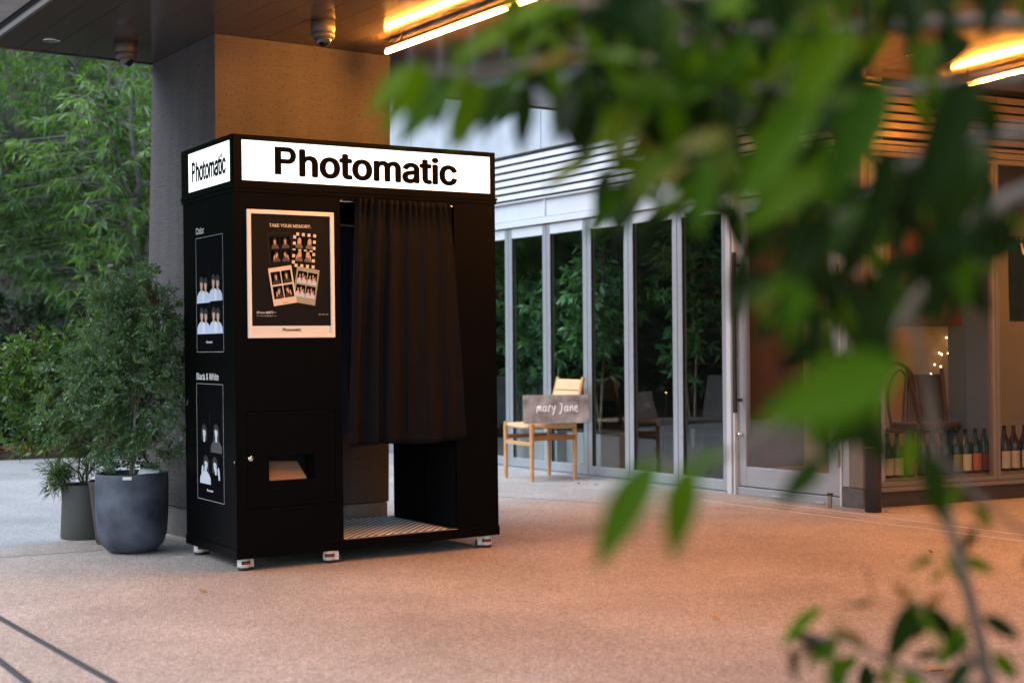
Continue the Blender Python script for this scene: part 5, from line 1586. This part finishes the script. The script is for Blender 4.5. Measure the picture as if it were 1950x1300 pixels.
# leaves read off the photograph: base x,y -> tip x,y, depth, kind, roll
hand = [
 (795, 125, 682, 205, 1.30, 0, .4), (800, 140, 718, 262, 1.30, 0, .3), (860, 165, 742, 262, 1.28, 0, .2), (915, 160, 848, 285, 1.27, 0, .0), (880, 150, 800, 215, 1.34, 0, .8),
 (965, 150, 880, 240, 1.3, 0, .3), (905, 120, 835, 70, 1.36, 0, .5), (1000, 45, 850, 110, 1.3, 0, .4), (1065, 5, 930, 45, 1.22, 0, .5), (930, 15, 840, 20, 1.4, 1, .8), (985, 60, 955, 135, 1.4, 1, .6),
 (1010, 120, 960, 200, 1.3, 0, .5), (1010, 165, 985, 295, 1.32, 1, .3), (1060, 130, 1095, 85, 1.3, 1, .1), (1130, 100, 1020, 150, 1.25, 1, .1), (1075, 150, 1055, 275, 1.33, 2, .6),
 (1130, 180, 1105, 330, 1.34, 1, .2), (1100, 160, 1085, 290, 1.34, 1, .4), (1195, 190, 1172, 345, 1.33, 1, .2), (1240, 100, 1180, 145, 1.3, 2, .4), (1150, 60, 1135, 150, 1.3, 0, .6),
 (1200, 345, 1110, 460, 1.36, 0, .1), (1215, 250, 1150, 300, 1.3, 2, .4), (1140, 290, 1030, 365, 1.45, 2, .5), (1220, 200, 1290, 365, 1.4, 2, .6), (1260, 190, 1290, 300, 1.4, 2, .3),
 (1330, 60, 1300, 200, 1.25, 0, .3), (1300, 20, 1240, 130, 1.25, 0, .5), (1370, 80, 1440, 200, 1.25, 0, .3), (1440, 60, 1340, 180, 1.2, 0, .1), (1290, 200, 1330, 330, 1.35, 1, .5),
 (1620, 40, 1480, 260, 1.0, 0, .1), (1560, 180, 1390, 400, 1.0, 0, .2), (1690, 150, 1560, 400, 1.0, 0, .3), (1500, 200, 1440, 420, 1.05, 0, .2), (1580, 320, 1400, 420, 1.1, 0, .3),
 (1430, 330, 1350, 400, 1.2, 1, .3), (1470, 300, 1390, 390, 1.15, 1, .1), (1360, 260, 1260, 330, 1.25, 1, .3), (1270, 330, 1240, 400, 1.3, 1, .4),
 (1790, 60, 1700, 300, 1.0, 1, .1), (1850, 130, 1740, 420, 1.0, 1, .0), (1820, 250, 1790, 500, 1.05, 1, .1), (1900, 60, 1820, 260, 1.0, 1, .2), (1700, 280, 1650, 480, 1.05, 1, .2), (1760, 420, 1700, 640, 1.05, 1, .1),
 (1720, 690, 1440, 790, .85, 0, .1), (1700, 700, 1520, 850, .88, 0, .0), (1690, 560, 1620, 740, 1.05, 1, .2), (1640, 700, 1600, 870, 1.1, 1, .3), (1720, 480, 1660, 600, 1.1, 1, .3),
 (1600, 420, 1480, 520, 1.1, 1, .2), (1480, 380, 1440, 500, 1.15, 1, .2), (1420, 480, 1400, 620, 1.2, 1, .2), (1500, 500, 1440, 600, 1.2, 2, .4), (1560, 480, 1600, 620, 1.2, 1, .4),
 (1840, 460, 1880, 620, 1.2, 1, .4), (1850, 500, 1905, 520, 1.2, 2, .2), (1810, 560, 1880, 640, 1.25, 0, .3), (1790, 480, 1900, 600, 1.25, 1, .2),
 (1255, 870, 1120, 1085, .95, 0, .45), (1325, 880, 1255, 1065, .98, 0, .55), (1570, 870, 1480, 960, 1.1, 1, .2), (1560, 790, 1590, 900, 1.1, 1, .3), (1770, 860, 1795, 1005, 1.2, 1, .3),
 (1740, 820, 1720, 920, 1.25, 0, .4), (1380, 860, 1300, 890, 1.0, 0, .6),
 (1800, 1080, 1770, 1110, 1.5, 0, .2), (1745, 1140, 1690, 1270, 1.45, 1, .0), (1800, 1130, 1750, 1160, 1.5, 2, .2), (1830, 1060, 1900, 1090, 1.5, 0, .3), (1795, 1190, 1830, 1260, 1.5, 1, .1), (1760, 1150, 1840, 1240, 1.45, 1, .2),
 (1840, 1120, 1800, 1050, 1.5, 0, .2), (1870, 1170, 1950, 1220, 1.5, 1, .2), (1890, 1240, 1945, 1300, 1.5, 0, .3), (1780, 1060, 1730, 1080, 1.5, 0, .5), (1600, 1215, 1530, 1270, 1.48, 0, .5), (1570, 1220, 1495, 1210, 1.48, 1, .1), (1560, 1225, 1510, 1250, 1.46, 1, .1),
 (1650, 1230, 1580, 1190, 1.5, 2, .3), (1700, 1260, 1680, 1330, 1.5, 0, .4), (1730, 1150, 1700, 1100, 1.5, 2, .3), (1860, 1000, 1830, 1060, 1.45, 1, .3), (1850, 1300, 1900, 1350, 1.5, 0, .2),
]
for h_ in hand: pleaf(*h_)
# leaves along the branches, drooping
for bi, cnt, kinds in ((0, 42, (0, 0, 1, 1, 2)), (1, 46, (0, 1, 1, 1, 2)), (2, 40, (0, 1, 1)), (3, 40, (1, 1, 1, 0)), (4, 40, (1, 1, 1, 1, 0)), (5, 12, (1, 2, 0)), (8, 4, (1, 0)), (9, 4, (0, 1)), (7, 3, (0, 1))):
    pts = branches[bi]
    for k in range(cnt):
        t = (k + rf.uniform(0, 1)) / cnt * (len(pts) - 1)
        i = min(int(t), len(pts) - 2); f_ = t - i
        x = pts[i][0] + (pts[i+1][0] - pts[i][0]) * f_; y = pts[i][1] + (pts[i+1][1] - pts[i][1]) * f_; dp = pts[i][2] + (pts[i+1][2] - pts[i][2]) * f_
        L = rf.uniform(85, 155) if bi not in (7, 8, 9) else rf.uniform(45, 85)
        a = R(rf.gauss(105, 42))
        dpp = dp + (rf.uniform(-.25, .12) if bi not in (7, 8, 9) else 0)
        x += rf.uniform(-25, 25); y += rf.uniform(-25, 35)
        pleaf(x, y, x + L * math.cos(a), y + L * math.sin(a), dpp, rf.choice(kinds), rf.uniform(-.9, .9), rf.uniform(-.03, .03))

# the rest of the canopy of this tree: past the first 300 leaves, joined as one part
mr_ = np.random.default_rng(3)
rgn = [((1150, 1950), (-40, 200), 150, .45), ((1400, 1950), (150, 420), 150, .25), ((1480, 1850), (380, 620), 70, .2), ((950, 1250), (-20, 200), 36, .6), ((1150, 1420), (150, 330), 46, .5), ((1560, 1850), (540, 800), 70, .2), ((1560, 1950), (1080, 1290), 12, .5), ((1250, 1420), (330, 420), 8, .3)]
for pname, pm_, lo_, hi_ in (('shaded_leaf_mass', 'leaf_fg_shaded', .0, .62), ('sunlit_leaf_mass', 'leaf_fg', .62, 1.0)):  # shaded and sunlit leaves, the light painted in by leaf colour
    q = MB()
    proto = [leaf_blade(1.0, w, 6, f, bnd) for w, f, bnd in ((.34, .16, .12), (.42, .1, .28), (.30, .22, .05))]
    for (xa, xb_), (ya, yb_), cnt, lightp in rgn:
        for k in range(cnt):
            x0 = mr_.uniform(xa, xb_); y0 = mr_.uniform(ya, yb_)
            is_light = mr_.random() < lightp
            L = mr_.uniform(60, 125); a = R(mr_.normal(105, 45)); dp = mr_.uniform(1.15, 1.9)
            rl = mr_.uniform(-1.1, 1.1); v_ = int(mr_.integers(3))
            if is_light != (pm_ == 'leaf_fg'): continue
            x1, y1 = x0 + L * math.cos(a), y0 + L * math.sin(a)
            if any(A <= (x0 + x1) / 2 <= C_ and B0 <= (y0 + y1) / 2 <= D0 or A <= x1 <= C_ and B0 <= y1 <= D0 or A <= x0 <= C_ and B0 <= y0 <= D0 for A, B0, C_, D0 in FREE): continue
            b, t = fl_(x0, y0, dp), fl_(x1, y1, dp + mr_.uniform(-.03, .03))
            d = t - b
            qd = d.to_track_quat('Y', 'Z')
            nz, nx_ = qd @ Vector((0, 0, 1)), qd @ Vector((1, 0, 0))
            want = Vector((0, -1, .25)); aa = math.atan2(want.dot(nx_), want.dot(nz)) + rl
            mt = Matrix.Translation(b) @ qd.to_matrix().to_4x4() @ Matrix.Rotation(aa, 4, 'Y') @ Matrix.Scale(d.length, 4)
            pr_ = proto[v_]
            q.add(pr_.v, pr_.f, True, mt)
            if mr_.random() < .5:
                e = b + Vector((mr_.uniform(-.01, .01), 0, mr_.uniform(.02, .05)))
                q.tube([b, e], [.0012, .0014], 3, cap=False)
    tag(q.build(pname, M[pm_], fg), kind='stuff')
